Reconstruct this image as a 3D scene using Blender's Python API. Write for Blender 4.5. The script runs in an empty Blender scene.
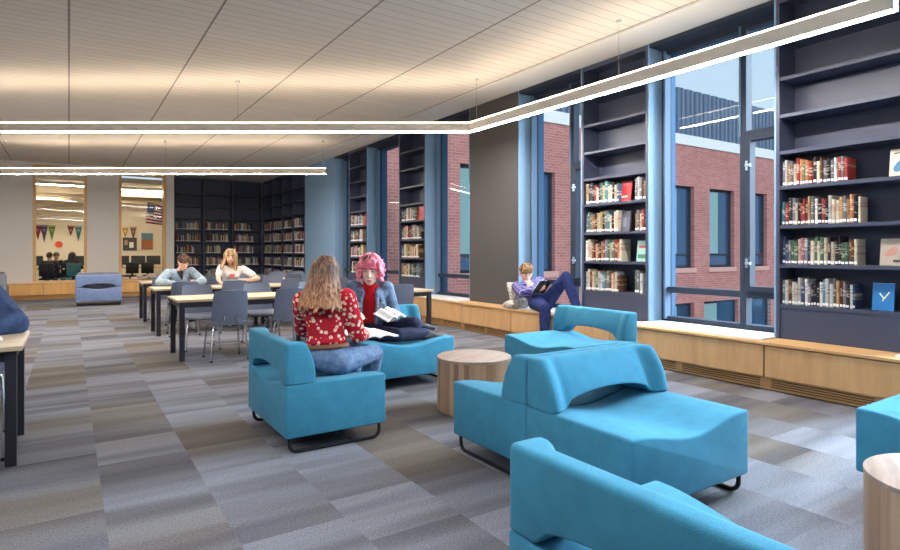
import bpy, bmesh, math, random
from mathutils import Vector, Matrix
R = random.Random(11)
SC = bpy.context.scene
COL = SC.collection
PI = math.pi

# ------------------------------------------------------------------ materials
def lin(c):
    def f(v):
        v /= 255.0
        return v / 12.92 if v <= 0.04045 else ((v + 0.055) / 1.055) ** 2.4
    return (f(c[0]), f(c[1]), f(c[2]), 1.0)

MATS = {}
def mat(name, rgb, rough=0.5, metal=0.0, spec=0.5, emit=None, estr=0.0, sheen=0.0, coat=0.0):
    if name in MATS: return MATS[name]
    m = bpy.data.materials.new(name); m.use_nodes = True
    b = m.node_tree.nodes['Principled BSDF']
    b.inputs['Base Color'].default_value = lin(rgb)
    b.inputs['Roughness'].default_value = rough
    b.inputs['Metallic'].default_value = metal
    b.inputs['Specular IOR Level'].default_value = spec
    if sheen: b.inputs['Sheen Weight'].default_value = sheen
    if coat: b.inputs['Coat Weight'].default_value = coat
    if emit:
        b.inputs['Emission Color'].default_value = lin(emit)
        b.inputs['Emission Strength'].default_value = estr
    MATS[name] = m
    return m

class NT:
    def __init__(s, m):
        s.t = m.node_tree; s.n = s.t.nodes; s.l = s.t.links; s.b = s.n['Principled BSDF']
    def node(s, kind, **kw):
        n = s.n.new(kind)
        for k, v in kw.items():
            if k == 'ins':
                for kk, vv in v.items():
                    if isinstance(vv, bpy.types.NodeSocket): s.l.new(vv, n.inputs[kk])
                    else: n.inputs[kk].default_value = vv
            else: setattr(n, k, v)
        return n
    def obj(s): return s.node('ShaderNodeTexCoord').outputs['Object']
    def gen(s): return s.node('ShaderNodeTexCoord').outputs['Generated']
    def sep(s, v):
        n = s.node('ShaderNodeSeparateXYZ', ins={0: v}); return n.outputs
    def comb(s, x, y, z): return s.node('ShaderNodeCombineXYZ', ins={0: x, 1: y, 2: z}).outputs[0]
    def math(s, op, a, b=0.0, c=None):
        ins = {0: a, 1: b}
        if c is not None: ins[2] = c
        return s.node('ShaderNodeMath', operation=op, ins=ins).outputs[0]
    def noise(s, vec, scale, detail=2.0, rough=0.5):
        return s.node('ShaderNodeTexNoise', ins={'Vector': vec, 'Scale': scale, 'Detail': detail, 'Roughness': rough}).outputs[0]
    def map(s, vec, sc): return s.node('ShaderNodeVectorMath', operation='MULTIPLY', ins={0: vec, 1: sc}).outputs[0]
    def white(s, vec): return s.node('ShaderNodeTexWhiteNoise', noise_dimensions='3D', ins={'Vector': vec}).outputs[0]
    def ramp(s, fac, stops, interp='LINEAR'):
        n = s.node('ShaderNodeValToRGB'); r = n.color_ramp; r.interpolation = interp
        while len(r.elements) < len(stops): r.elements.new(0.5)
        for e, (p, c) in zip(r.elements, stops): e.position = p; e.color = lin(c)
        s.l.new(fac, n.inputs[0]); return n.outputs[0]
    def mix(s, fac, a, b, mode='MIX'):
        n = s.node('ShaderNodeMix', data_type='RGBA', blend_type=mode)
        for k, v in ((0, fac), (6, a), (7, b)):
            if isinstance(v, bpy.types.NodeSocket): s.l.new(v, n.inputs[k])
            else: n.inputs[k].default_value = v
        return n.outputs[2]
    def col(s, c): s.l.new(c, s.b.inputs['Base Color'])
    def bump(s, h, strength=0.2, dist=0.01):
        n = s.node('ShaderNodeBump', ins={'Strength': strength, 'Distance': dist, 'Height': h})
        s.l.new(n.outputs[0], s.b.inputs['Normal'])

def m_fabric(name, rgb, dark=0.82, scale=420):
    m = mat(name, rgb, 0.95, spec=0.08, sheen=0.06); t = NT(m)
    o = t.obj(); n = t.noise(o, scale, 2); n2 = t.noise(o, 9, 3)
    f = t.math('MULTIPLY_ADD', n, 0.7, t.math('MULTIPLY', n2, 0.3))
    c2 = tuple(v * dark for v in rgb); c3 = tuple(min(255, v * 1.12) for v in rgb)
    t.col(t.ramp(f, [(0.3, c2), (0.7, c3)])); t.bump(n, 0.25, 0.002)
    return m

def m_wood(name, rgb, rgb2, axis=(1, 14, 14), scale=2.5, rough=0.45):
    m = mat(name, rgb, rough, spec=0.35); t = NT(m)
    v = t.map(t.obj(), axis)
    n = t.noise(v, scale, 5, 0.6)
    t.col(t.ramp(n, [(0.3, rgb2), (0.68, rgb)])); return m

def m_carpet():
    m = mat('carpet_tiles', (122, 122, 126), 0.95, spec=0.1); t = NT(m)
    x, y, z = t.sep(t.obj())[0:3]
    cx = t.math('FLOOR', t.math('DIVIDE', t.math('ADD', x, 0.35), 0.5))
    off = t.white(t.comb(cx, 3.7, 0.0))
    yy = t.math('ADD', y, off)
    cy = t.math('FLOOR', t.math('DIVIDE', yy, 0.5))
    tile = t.white(t.comb(cx, cy, 1.0))
    tile2 = t.white(t.comb(cx, cy, 9.0))
    band = t.noise(t.comb(t.math('MULTIPLY_ADD', x, 0.25, t.math('MULTIPLY', tile, 60.0)), t.math('MULTIPLY', yy, 2.6), tile2), 1.0, 2, 0.55)
    hue = t.noise(t.comb(t.math('MULTIPLY', cx, 3.1), t.math('MULTIPLY', yy, 0.55), 2.0), 1.0, 2, 0.5)
    grey = t.ramp(band, [(0.25, (70, 71, 77)), (0.45, (98, 99, 105)), (0.6, (120, 122, 130)), (0.75, (90, 95, 107))])
    tau = t.ramp(band, [(0.25, (69, 63, 59)), (0.5, (94, 88, 82)), (0.72, (114, 109, 104))])
    hf = t.ramp(hue, [(0.5, (0, 0, 0)), (0.62, (255, 255, 255))])
    c = t.mix(hf, grey, tau)
    br = t.math('MULTIPLY_ADD', tile, 0.16, 0.95)
    weave = t.noise(t.map(t.obj(), (90, 260, 1)), 1.0, 1)
    weave2 = t.noise(t.map(t.obj(), (330, 60, 1)), 1.0, 1)
    w = t.math('MULTIPLY_ADD', t.math('ADD', weave, weave2), 1.3, -0.3)
    c = t.mix(1.0, c, t.comb(br, br, br), 'MULTIPLY')
    c = t.mix(1.0, c, t.comb(w, w, w), 'MULTIPLY')
    t.col(c); return m

def m_ceiling():
    m = mat('ceiling_planks', (226, 222, 214), 0.7, spec=0.2); t = NT(m)
    x, y, z = t.sep(t.obj())[0:3]
    fy = t.math('FRACT', t.math('DIVIDE', y, 0.155))
    g = t.math('LESS_THAN', fy, 0.075)
    fx = t.math('FRACT', t.math('DIVIDE', t.math('ADD', x, 0.012), 1.325))
    g2 = t.math('LESS_THAN', fx, 0.017)
    cell = t.comb(t.math('FLOOR', t.math('DIVIDE', x, 1.325)), t.math('FLOOR', t.math('DIVIDE', y, 0.155)), 0.0)
    v = t.math('MULTIPLY_ADD', t.white(cell), 0.05, 0.95)
    c = t.mix(1.0, lin((226, 220, 210)), t.comb(v, v, v), 'MULTIPLY')
    c = t.mix(t.math('MULTIPLY', g, 0.42), c, lin((96, 90, 84)))
    c = t.mix(t.math('MULTIPLY', g2, 0.75), c, lin((90, 84, 76)))
    t.col(c); return m

def m_brick():
    m = mat('red_brick', (178, 120, 116), 0.9, spec=0.15); t = NT(m)
    o = t.sep(t.obj())
    b = t.node('ShaderNodeTexBrick', ins={'Vector': t.comb(o[0], o[2], 0.0), 'Color1': lin((190, 126, 122)), 'Color2': lin((166, 102, 100)), 'Mortar': lin((190, 170, 164)),
        'Scale': 1.0, 'Mortar Size': 0.008, 'Brick Width': 0.27, 'Row Height': 0.095, 'Bias': 0.0})
    n = t.noise(t.obj(), 0.6, 3)
    c = t.mix(0.25, b.outputs[0], t.ramp(n, [(0.3, (150, 96, 94)), (0.7, (198, 140, 134))]))
    t.col(c); return m

def m_zinc():
    m = mat('zinc_cladding', (98, 116, 140), 0.45, 0.3); t = NT(m)
    o = t.sep(t.obj())
    f = t.math('FRACT', t.math('DIVIDE', o[0], 0.62))
    c = t.ramp(f, [(0.0, (58, 72, 92)), (0.12, (62, 76, 98)), (0.2, (112, 130, 154)), (0.9, (98, 116, 142))])
    t.col(c); return m

def m_glass(name, tint=(0.95, 0.97, 0.98), refl=0.05):
    m = bpy.data.materials.new(name); m.use_nodes = True
    nt = m.node_tree; nt.nodes.clear()
    out = nt.nodes.new('ShaderNodeOutputMaterial'); mx = nt.nodes.new('ShaderNodeMixShader')
    tr = nt.nodes.new('ShaderNodeBsdfTransparent'); gl = nt.nodes.new('ShaderNodeBsdfGlossy')
    tr.inputs[0].default_value = (*tint, 1); gl.inputs['Roughness'].default_value = 0.0
    lw = nt.nodes.new('ShaderNodeLayerWeight'); lw.inputs[0].default_value = 0.5
    p = nt.nodes.new('ShaderNodeMath'); p.operation = 'POWER'; p.inputs[1].default_value = 4.0
    q = nt.nodes.new('ShaderNodeMath'); q.operation = 'MULTIPLY_ADD'; q.inputs[1].default_value = 0.35; q.inputs[2].default_value = refl
    nt.links.new(lw.outputs['Facing'], p.inputs[0]); nt.links.new(p.outputs[0], q.inputs[0])
    nt.links.new(q.outputs[0], mx.inputs[0]); nt.links.new(tr.outputs[0], mx.inputs[1]); nt.links.new(gl.outputs[0], mx.inputs[2])
    nt.links.new(mx.outputs[0], out.inputs[0]); MATS[name] = m; return m

def m_hair(name, c0, c1, stretch=(60, 60, 5), low=0.35, high=0.66, ends=None):
    m = mat(name, c0, 0.55, spec=0.35); t = NT(m)
    n = t.noise(t.map(t.obj(), stretch), 1.0, 2, 0.5)
    c = t.ramp(n, [(low, c0), (high, c1)])
    if ends:
        z = t.sep(t.gen())[2]; e = t.ramp(n, [(low, ends[0]), (high, ends[1])])
        f = t.ramp(z, [(0.2, (255, 255, 255)), (0.72, (0, 0, 0))])
        c = t.mix(f, c, e)
    t.col(c); return m

def m_denim(name, rgb, rgb2):
    m = mat(name, rgb, 0.9, spec=0.15); t = NT(m)
    n = t.noise(t.obj(), 16, 4, 0.6)
    t.col(t.ramp(n, [(0.3, rgb2), (0.7, rgb)])); return m

def m_floral():
    m = mat('floral_blouse', (185, 34, 48), 0.85, spec=0.15); t = NT(m)
    v = t.node('ShaderNodeTexVoronoi', ins={'Vector': t.obj(), 'Scale': 29.0, 'Randomness': 0.9})
    v2 = t.node('ShaderNodeTexVoronoi', ins={'Vector': t.obj(), 'Scale': 46.0})
    n = t.noise(t.obj(), 60, 2)
    d = t.math('ADD', v.outputs['Distance'], t.math('MULTIPLY', n, 0.28))
    f = t.math('LESS_THAN', d, 0.54)
    pick = t.math('GREATER_THAN', t.sep(v.outputs['Color'])[0], 0.15)
    f = t.math('MULTIPLY', f, pick)
    pet = t.ramp(v2.outputs['Distance'], [(0.1, (228, 150, 132)), (0.45, (244, 212, 190))])
    f3 = t.math('LESS_THAN', v2.outputs['Distance'], 0.13)
    base = t.mix(t.math('MULTIPLY', f3, 0.6), lin((184, 34, 48)), lin((206, 120, 110)))
    t.col(t.mix(f, base, pet)); return m

def m_plaid():
    m = mat('plaid_shirt', (70, 70, 130), 0.9, spec=0.1); t = NT(m)
    o = t.sep(t.obj())
    a = t.math('GREATER_THAN', t.math('SINE', t.math('MULTIPLY', t.math('ADD', o[0], o[1]), 110.0)), 0.55)
    b = t.math('GREATER_THAN', t.math('SINE', t.math('MULTIPLY', t.math('SUBTRACT', o[2], t.math('MULTIPLY', o[1], 0.4)), 120.0)), 0.5)
    c = t.mix(t.math('MULTIPLY', a, 0.55), lin((48, 58, 116)), lin((190, 190, 220)))
    c = t.mix(t.math('MULTIPLY', b, 0.45), c, lin((168, 140, 186)))
    t.col(c); return m

def m_pillow():
    m = mat('patterned_pillow', (150, 146, 140), 0.95, spec=0.1); t = NT(m)
    v = t.node('ShaderNodeTexVoronoi', ins={'Vector': t.obj(), 'Scale': 26.0})
    t.col(t.ramp(v.outputs['Distance'], [(0.2, (96, 92, 92)), (0.45, (206, 200, 190)), (0.7, (140, 132, 124))])); return m

def m_book(name, rgb, ink):
    m = mat(name, rgb, 0.55, spec=0.3); t = NT(m)
    o = t.sep(t.obj()); info = t.node('ShaderNodeObjectInfo').outputs['Random']
    lo = t.math('MULTIPLY_ADD', info, 0.25, 0.3)
    n = t.noise(t.comb(t.math('MULTIPLY', info, 90.0), t.math('MULTIPLY', o[2], 13.0), t.math('MULTIPLY', o[0], 0.6)), 1.0, 1)
    band = t.math('MULTIPLY', t.math('GREATER_THAN', o[2], lo), t.math('LESS_THAN', o[2], t.math('ADD', lo, 0.4)))
    band = t.math('MULTIPLY', band, t.math('GREATER_THAN', n, 0.52))
    v = t.math('MULTIPLY_ADD', info, 0.4, 0.5)
    c = t.mix(1.0, lin(rgb), t.comb(v, v, v), 'MULTIPLY')
    t.col(t.mix(t.math('MULTIPLY', band, 0.42), c, lin(ink))); return m

def m_flag():
    m = mat('flag_cloth', (200, 60, 60), 0.9, spec=0.1); t = NT(m)
    u = t.sep(t.node('ShaderNodeTexCoord').outputs['UV'])
    st = t.math('GREATER_THAN', t.math('FRACT', t.math('MULTIPLY', u[1], 6.5)), 0.5)
    c = t.mix(st, lin((186, 40, 52)), lin((236, 228, 216)))
    can = t.math('MULTIPLY', t.math('LESS_THAN', u[0], 0.42), t.math('GREATER_THAN', u[1], 0.462))
    sx = t.math('SUBTRACT', t.math('FRACT', t.math('MULTIPLY', u[0], 14.0)), 0.5)
    sy = t.math('SUBTRACT', t.math('FRACT', t.math('MULTIPLY', u[1], 10.0)), 0.5)
    r = t.math('ADD', t.math('MULTIPLY', sx, sx), t.math('MULTIPLY', sy, sy))
    star = t.math('LESS_THAN', r, 0.05)
    blue = t.mix(star, lin((48, 58, 104)), lin((230, 230, 230)))
    t.col(t.mix(can, c, blue)); return m

TEAL = m_fabric('teal_upholstery', (62, 132, 160))
BLUEGREY = m_fabric('bluegrey_upholstery', (112, 130, 166))
GREYFAB = m_fabric('grey_upholstery', (110, 110, 118))
BLACKM = mat('black_steel', (24, 26, 30), 0.4, 0.3)
CHROME = mat('chrome', (205, 208, 212), 0.2, 1.0)
MAPLE = m_wood('maple_veneer', (214, 176, 124), (196, 152, 98), (3, 1.2, 12), 2.0)
MAPLEV = m_wood('maple_panel', (204, 164, 116), (186, 146, 98), (6, 6, 0.8), 2.0)
TABLETOP = m_wood('pale_maple_top', (186, 168, 140), (170, 150, 120), (1.2, 12, 12), 1.6)
CHARCOAL = mat('charcoal_steel', (38, 38, 46), 0.45, 0.2)
CHAIRSHELL = mat('slate_plastic', (98, 106, 124), 0.32, spec=0.6)
DARKSHELF = mat('dark_shelf_laminate', (60, 67, 88), 0.42, spec=0.5)
COLUMN = mat('grey_column_paint', (68, 66, 65), 0.6)
BLUEP = mat('blue_reveal', (124, 154, 182), 0.7, 0.0, spec=0.15)
FRAME = mat('dark_window_frame', (44, 52, 66), 0.7, 0.0, spec=0.15)
SILVER = mat('pale_aluminium', (168, 186, 204), 0.35, 0.6)
BEAD = mat('blue_grey_bead', (92, 112, 136), 0.8, spec=0.1)
WHITEP = mat('white_paint', (218, 216, 212), 0.75)
WALLG = mat('pale_grey_paint', (206, 202, 195), 0.8)
WHITESILL = mat('white_sill', (236, 236, 236), 0.4)
PENDM = mat('pendant_body', (240, 231, 218), 0.5)
LED = mat('led_diffuser', (255, 244, 228), 0.5, emit=(255, 231, 202), estr=16.0)
LEDDOWN = mat('led_diffuser_down', (255, 248, 240), 0.5, emit=(255, 246, 238), estr=158.0)
GLASS = m_glass('window_glass', refl=0.02)
CARPET = m_carpet(); CEIL = m_ceiling(); BRICK = m_brick(); ZINC = m_zinc()
PAPER = mat('paper', (238, 236, 230), 0.8)
SKIN = mat('skin_fair', (226, 178, 152), 0.55); SKIN2 = mat('skin_warm', (206, 156, 128), 0.55)
LIP = mat('lips', (186, 96, 92), 0.5); EYEW = mat('eye_white', (204, 198, 192), 0.3); IRIS = mat('iris_dark', (50, 38, 34), 0.3)

# ------------------------------------------------------------------ mesh helpers
class MB:
    def __init__(s): s.bm = bmesh.new()
    def _hull8(s, P, mi):
        v = [s.bm.verts.new(p) for p in P]
        for f in ((0, 3, 2, 1), (4, 5, 6, 7), (0, 1, 5, 4), (1, 2, 6, 5), (2, 3, 7, 6), (3, 0, 4, 7)):
            s.bm.faces.new([v[i] for i in f]).material_index = mi
        return v
    def box(s, x0, x1, y0, y1, z0, z1, mi=0):
        return s._hull8([(x0, y0, z0), (x1, y0, z0), (x1, y1, z0), (x0, y1, z0), (x0, y0, z1), (x1, y0, z1), (x1, y1, z1), (x0, y1, z1)], mi)
    def tube(s, pts, r, seg=10, mi=0, closed=False, caps=True):
        pts = [Vector(p) for p in pts]; n = len(pts)
        rs = r if isinstance(r, (list, tuple)) else [r] * n
        rings = []; prev = None
        for i, p in enumerate(pts):
            if closed: t = pts[(i + 1) % n] - pts[i - 1]
            else: t = (pts[min(i + 1, n - 1)] - pts[max(i - 1, 0)])
            t.normalize()
            if prev is None:
                a = Vector((0, 0, 1)) if abs(t.z) < 0.9 else Vector((1, 0, 0))
                u = t.cross(a).normalized()
            else:
                u = (prev - t * prev.dot(t)).normalized()
            prev = u; w = t.cross(u)
            rings.append([s.bm.verts.new(p + (u * math.cos(2 * PI * k / seg) + w * math.sin(2 * PI * k / seg)) * rs[i]) for k in range(seg)])
        m = n if closed else n - 1
        for i in range(m):
            a, b = rings[i], rings[(i + 1) % n]
            for k in range(seg):
                f = s.bm.faces.new((a[k], a[(k + 1) % seg], b[(k + 1) % seg], b[k])); f.material_index = mi
        if caps and not closed:
            s.bm.faces.new(rings[0][::-1]).material_index = mi; s.bm.faces.new(rings[-1]).material_index = mi
    def prism(s, poly, axis, a0, a1, mi=0):
        def P(u, v, a):
            return (u, v, a) if axis == 'z' else ((u, a, v) if axis == 'y' else (a, u, v))
        A = [s.bm.verts.new(P(u, v, a0)) for u, v in poly]; B = [s.bm.verts.new(P(u, v, a1)) for u, v in poly]
        n = len(poly)
        for i in range(n):
            s.bm.faces.new((A[i], A[(i + 1) % n], B[(i + 1) % n], B[i])).material_index = mi
        s.bm.faces.new(A[::-1]).material_index = mi; s.bm.faces.new(B).material_index = mi
    def lathe(s, prof, seg=48, c=(0, 0), mi=0):
        rings = []
        for r, z in prof:
            rings.append([s.bm.verts.new((c[0] + r * math.cos(2 * PI * k / seg), c[1] + r * math.sin(2 * PI * k / seg), z)) for k in range(seg)])
        for a, b in zip(rings, rings[1:]):
            for k in range(seg): s.bm.faces.new((a[k], a[(k + 1) % seg], b[(k + 1) % seg], b[k])).material_index = mi
        s.bm.faces.new(rings[0][::-1]).material_index = mi; s.bm.faces.new(rings[-1]).material_index = mi
    def ball(s, c, r, sub=2, mi=0, rot=None):
        r = r if isinstance(r, (tuple, list)) else (r, r, r)
        M = Matrix.Translation(Vector(c)) @ (rot.to_4x4() if rot else Matrix()) @ Matrix.Diagonal((*r, 1))
        g = bmesh.ops.create_icosphere(s.bm, subdivisions=sub, radius=1.0, matrix=M)
        for v in g['verts']:
            for f in v.link_faces: f.material_index = mi
    def hull(s, items):
        vs = []
        for it in items:
            c, r = it[0], it[1]; rot = it[2] if len(it) > 2 else None
            r = r if isinstance(r, (tuple, list)) else (r, r, r)
            M = Matrix.Translation(Vector(c)) @ (rot.to_4x4() if rot else Matrix()) @ Matrix.Diagonal((*r, 1))
            t = bmesh.new(); bmesh.ops.create_icosphere(t, subdivisions=2, radius=1.0, matrix=M)
            vs += [s.bm.verts.new(v.co) for v in t.verts]; t.free()
        g = bmesh.ops.convex_hull(s.bm, input=vs)
        junk = [e for e in g['geom_interior'] if isinstance(e, bmesh.types.BMVert)]
        bmesh.ops.delete(s.bm, geom=junk, context='VERTS')
    def bevel(s, w, seg=2, ang=40):
        s.bm.normal_update()
        ed = [e for e in s.bm.edges if len(e.link_faces) == 2 and e.calc_face_angle(0) > math.radians(ang)]
        bmesh.ops.bevel(s.bm, geom=ed, offset=w, segments=seg, profile=0.5, affect='EDGES', clamp_overlap=True)
    def mesh(s, name, smooth=35):
        bmesh.ops.recalc_face_normals(s.bm, faces=s.bm.faces)
        me = bpy.data.meshes.new(name); s.bm.to_mesh(me); s.bm.free()
        if smooth:
            me.polygons.foreach_set('use_smooth', [True] * len(me.polygons))
            me.set_sharp_from_angle(angle=math.radians(smooth))
        return me

def link(name, me, mats, parent=None, loc=(0, 0, 0), rotz=0.0):
    if not isinstance(mats, (list, tuple)): mats = [mats]
    if not me.materials:
        for m in mats: me.materials.append(m)
    o = bpy.data.objects.new(name, me); COL.objects.link(o)
    o.location = loc; o.rotation_euler = (0, 0, rotz)
    if parent: o.parent = parent
    return o
def put(name, mb, mats, parent=None, loc=(0, 0, 0), rotz=0.0, smooth=35):
    return link(name, mb.mesh(name, smooth), mats, parent, loc, rotz)
def tag(o, label=None, cat=None, group=None, kind=None):
    if label: o['label'] = label
    if cat: o['category'] = cat
    if group: o['group'] = group
    if kind: o['kind'] = kind
    return o
def thing(name, label, cat, loc=(0, 0, 0), rotz=0.0, group=None):
    o = bpy.data.objects.new(name, None); COL.objects.link(o); o.empty_display_size = 0.1
    o.location = loc; o.rotation_euler = (0, 0, rotz)
    return tag(o, label, cat, group)
def dup(root, loc, rotz, label, group=None, scale=None):
    r = root.copy(); COL.objects.link(r); r.location = loc; r.rotation_euler = (0, 0, rotz)
    if scale: r.scale = scale
    r['label'] = label
    if group: r['group'] = group
    for ch in list(root.children):
        c = ch.copy(); COL.objects.link(c); c.parent = r
        for g in ch.children:
            d = g.copy(); COL.objects.link(d); d.parent = c
    return r
def struct(name, mb, mats, parent=None, loc=(0, 0, 0), smooth=0):
    o = put(name, mb, mats, parent, loc, 0, smooth)
    if not parent: o['kind'] = 'structure'
    return o
def one(fn, *a, **k):
    mb = MB(); getattr(mb, fn)(*a, **k); return mb
def bx(*a, bev=0.0, seg=2):
    mb = MB(); mb.box(*a)
    if bev: mb.bevel(bev, seg)
    return mb
def holed(us, vs, holes, w0, w1, axis):
    """slab in plane (u,v) from thickness w0 to w1 with rectangular holes, one connected mesh"""
    U = sorted(set([*us, *[h[0] for h in holes], *[h[1] for h in holes]])); V = sorted(set([*vs, *[h[2] for h in holes], *[h[3] for h in holes]]))
    bm = bmesh.new(); mb = MB(); mb.bm.free(); mb.bm = bm; vc = {}
    def P(i, j, k):
        if (i, j, k) not in vc:
            u, v, w = U[i], V[j], (w0, w1)[k]
            vc[(i, j, k)] = bm.verts.new((u, w, v) if axis == 'y' else (w, u, v))
        return vc[(i, j, k)]
    def solid(i, j):
        if i < 0 or j < 0 or i >= len(U) - 1 or j >= len(V) - 1: return False
        cu, cv = (U[i] + U[i + 1]) / 2, (V[j] + V[j + 1]) / 2
        return not any(h[0] < cu < h[1] and h[2] < cv < h[3] for h in holes)
    for i in range(len(U) - 1):
        for j in range(len(V) - 1):
            if not solid(i, j): continue
            for k in (0, 1): bm.faces.new((P(i, j, k), P(i + 1, j, k), P(i + 1, j + 1, k), P(i, j + 1, k)))
            if not solid(i - 1, j): bm.faces.new((P(i, j, 0), P(i, j + 1, 0), P(i, j + 1, 1), P(i, j, 1)))
            if not solid(i + 1, j): bm.faces.new((P(i + 1, j, 0), P(i + 1, j + 1, 0), P(i + 1, j + 1, 1), P(i + 1, j, 1)))
            if not solid(i, j - 1): bm.faces.new((P(i, j, 0), P(i + 1, j, 0), P(i + 1, j, 1), P(i, j, 1)))
            if not solid(i, j + 1): bm.faces.new((P(i, j + 1, 0), P(i + 1, j + 1, 0), P(i + 1, j + 1, 1), P(i, j + 1, 1)))
    return mb

ORD = 'first second third fourth fifth sixth seventh eighth ninth tenth eleventh twelfth thirteenth fourteenth fifteenth sixteenth seventeenth eighteenth nineteenth twentieth twenty-first twenty-second twenty-third twenty-fourth twenty-fifth twenty-sixth twenty-seventh twenty-eighth twenty-ninth thirtieth'.split()

# ------------------------------------------------------------------ the room
CZ = 3.86          # ceiling
XW, XG, XB = 5.89, 6.19, 5.54   # wall face, glass plane, bench face
YB = 20.0          # back wall face
struct('floor', bx(-9, 6.4, -6, 22.2, -0.2, 0), CARPET)
mb = MB(); mb.box(-9, 5.32, -6, 22.2, CZ, CZ + 0.2); struct('ceiling', mb, CEIL)
struct('trim_1', bx(5.32, 6.5, -6, 22.2, CZ - 0.012, CZ + 0.2), WHITEP)
struct('wall_left', bx(-9.2, -9, -6, 20.4, 0, CZ), WALLG)
struct('wall_front', bx(-9.2, 6.5, -6.2, -6, 0, CZ), WALLG)
# back partition with two tall interior windows
struct('wall_back', holed((-9, 2.76), (0, CZ), [(-0.85, 0.44, 0.46, CZ - 0.08), (1.25, 2.53, 0.46, CZ - 0.08)], YB, YB + 0.25, 'y'), WALLG)
for i, (a, b) in enumerate(((-0.85, 0.44), (1.25, 2.53))):
    w = thing('window_%d' % (i + 7), None, None, (0, 0, 0)); w['kind'] = 'structure'
    mb = holed((a, b), (0.46, CZ - 0.08), [(a + 0.07, b - 0.07, 0.5, CZ - 0.2)], YB - 0.03, YB + 0.28, 'y')
    put('casing', mb, MAPLE, w, smooth=0)
    put('glazing', bx(a + 0.07, b - 0.07, YB + 0.1, YB + 0.11, 0.5, CZ - 0.2), GLASS, w, smooth=0)
# alcove
struct('wall_alcove', bx(2.66, 2.76, YB + 0.25, 21.9, 0, CZ), DARKSHELF)
struct('wall_end', bx(2.66, 6.5, 21.75, 21.95, 0, CZ), WHITEP)

# right wall: blocks between the windows.  (near, far) of each window along the wall
WIN = [(3.05, 4.58), (5.67, 7.02), (8.33, 9.87), (10.95, 12.55), (13.6, 14.55), (0.45, 1.96), (-2.2, -0.65), (-4.8, -3.3)]
allw = [(a, b, 0.44, CZ - 0.1) for a, b in WIN]
struct('wall_right', holed((-6, 22), (-0.2, CZ + 0.15), allw, XG + 0.03, XG + 0.24, 'x'), mat('outer_metal_panel', (70, 98, 128), 0.9, spec=0.05))
struct('wall_column', bx(XW, XG + 0.03, 7.02, 8.33, 0.44, CZ), COLUMN)
struct('trim_2', bx(XW, XG + 0.03, 14.55, 16.86, 0.44, CZ), BLUEP)
struct('trim_3', bx(XW, XG + 0.03, -0.65, 0.45, 0.44, CZ), COLUMN)
struct('trim_4', bx(XW, XG + 0.03, -3.3, -2.2, 0.44, CZ), COLUMN)
struct('wall_plinth', bx(XB + 0.08, XG + 0.03, -6, 16.86, 0, 0.42), mat('plinth', (120, 100, 80), 0.8))

def window(n, y0, y1, mf=0.63):
    w = thing('window_%d' % n, None, None, (0, 0, 0)); w['kind'] = 'structure'
    z0, z1 = 0.475, CZ - 0.06
    # far and near reveals, sill and head
    put('reveal', bx(XW + 0.005, XG + 0.02, y1 - 0.02, y1 + 0.002, z0, CZ), BLUEP, w, smooth=0)
    put('reveal', bx(XW + 0.005, XG + 0.02, y0 - 0.002, y0 + 0.02, z0, CZ), BLUEP, w, smooth=0)
    put('window_sill', bx(XB + 0.09, XG, y0, y1, 0.44, 0.478, bev=0.004), WHITESILL, w, smooth=0)
    put('window_head', bx(XW + 0.002, XG + 0.02, y0 + 0.02, y1 - 0.02, z1, CZ), FRAME, w, smooth=0)
    ym = y1 - mf * (y1 - y0); zt = 0.86; zc = 2.60
    fx0, fx1 = XG - 0.06, XG + 0.05
    # outer frame, transom and mullion as one connected dark frame
    holes = [(y0 + 0.06, ym - 0.035, z0 + 0.06, zt - 0.035), (ym + 0.035, y1 - 0.09, z0 + 0.06, zt - 0.035),
             (ym + 0.035, y1 - 0.09, zt + 0.035, z1 - 0.06), (y0 + 0.06, ym - 0.035, zt + 0.035, zc - 0.03), (y0 + 0.06, ym - 0.035, zc + 0.03, z1 - 0.06)]
    put('window_frame', holed((y0 + 0.02, y1 - 0.02), (z0, z1), holes, fx0, fx1, 'x'), FRAME, w, smooth=0)
    # bright inner bead at the far edge of the big light
    put('bead', bx(XG - 0.1, XG + 0.0, y1 - 0.1, y1 - 0.075, z0 + 0.03, z1 - 0.02), BEAD, w, smooth=0)
    put('bead', bx(XG - 0.075, XG, ym + 0.02, ym + 0.04, zc - 0.03, z1 - 0.02), BEAD, w, smooth=0)
    put('casement', holed((y0 + 0.06, ym - 0.035), (zt + 0.035, zc - 0.03), [(y0 + 0.1, ym - 0.09, zt + 0.09, zc - 0.085)], XG - 0.085, XG + 0.02, 'x'), FRAME, w, smooth=0)
    for hz in (1.2, 2.25):
        mb = MB(); mb.box(XG - 0.105, XG - 0.085, ym - 0.075, ym - 0.05, hz - 0.05, hz + 0.05); mb.box(XG - 0.125, XG - 0.1, ym - 0.11, ym - 0.055, hz - 0.012, hz + 0.012)
        put('handle', mb, SILVER, w, smooth=0)
    put('glazing', bx(XG, XG + 0.008, y0 + 0.05, y1 - 0.06, z0 + 0.03, z1 - 0.03), GLASS, w, smooth=0)
for i, (a, b) in enumerate(WIN): window(i + 1 if i < 5 else i + 4, a, b, 0.8 if 2 <= i < 5 else 0.69)

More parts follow.
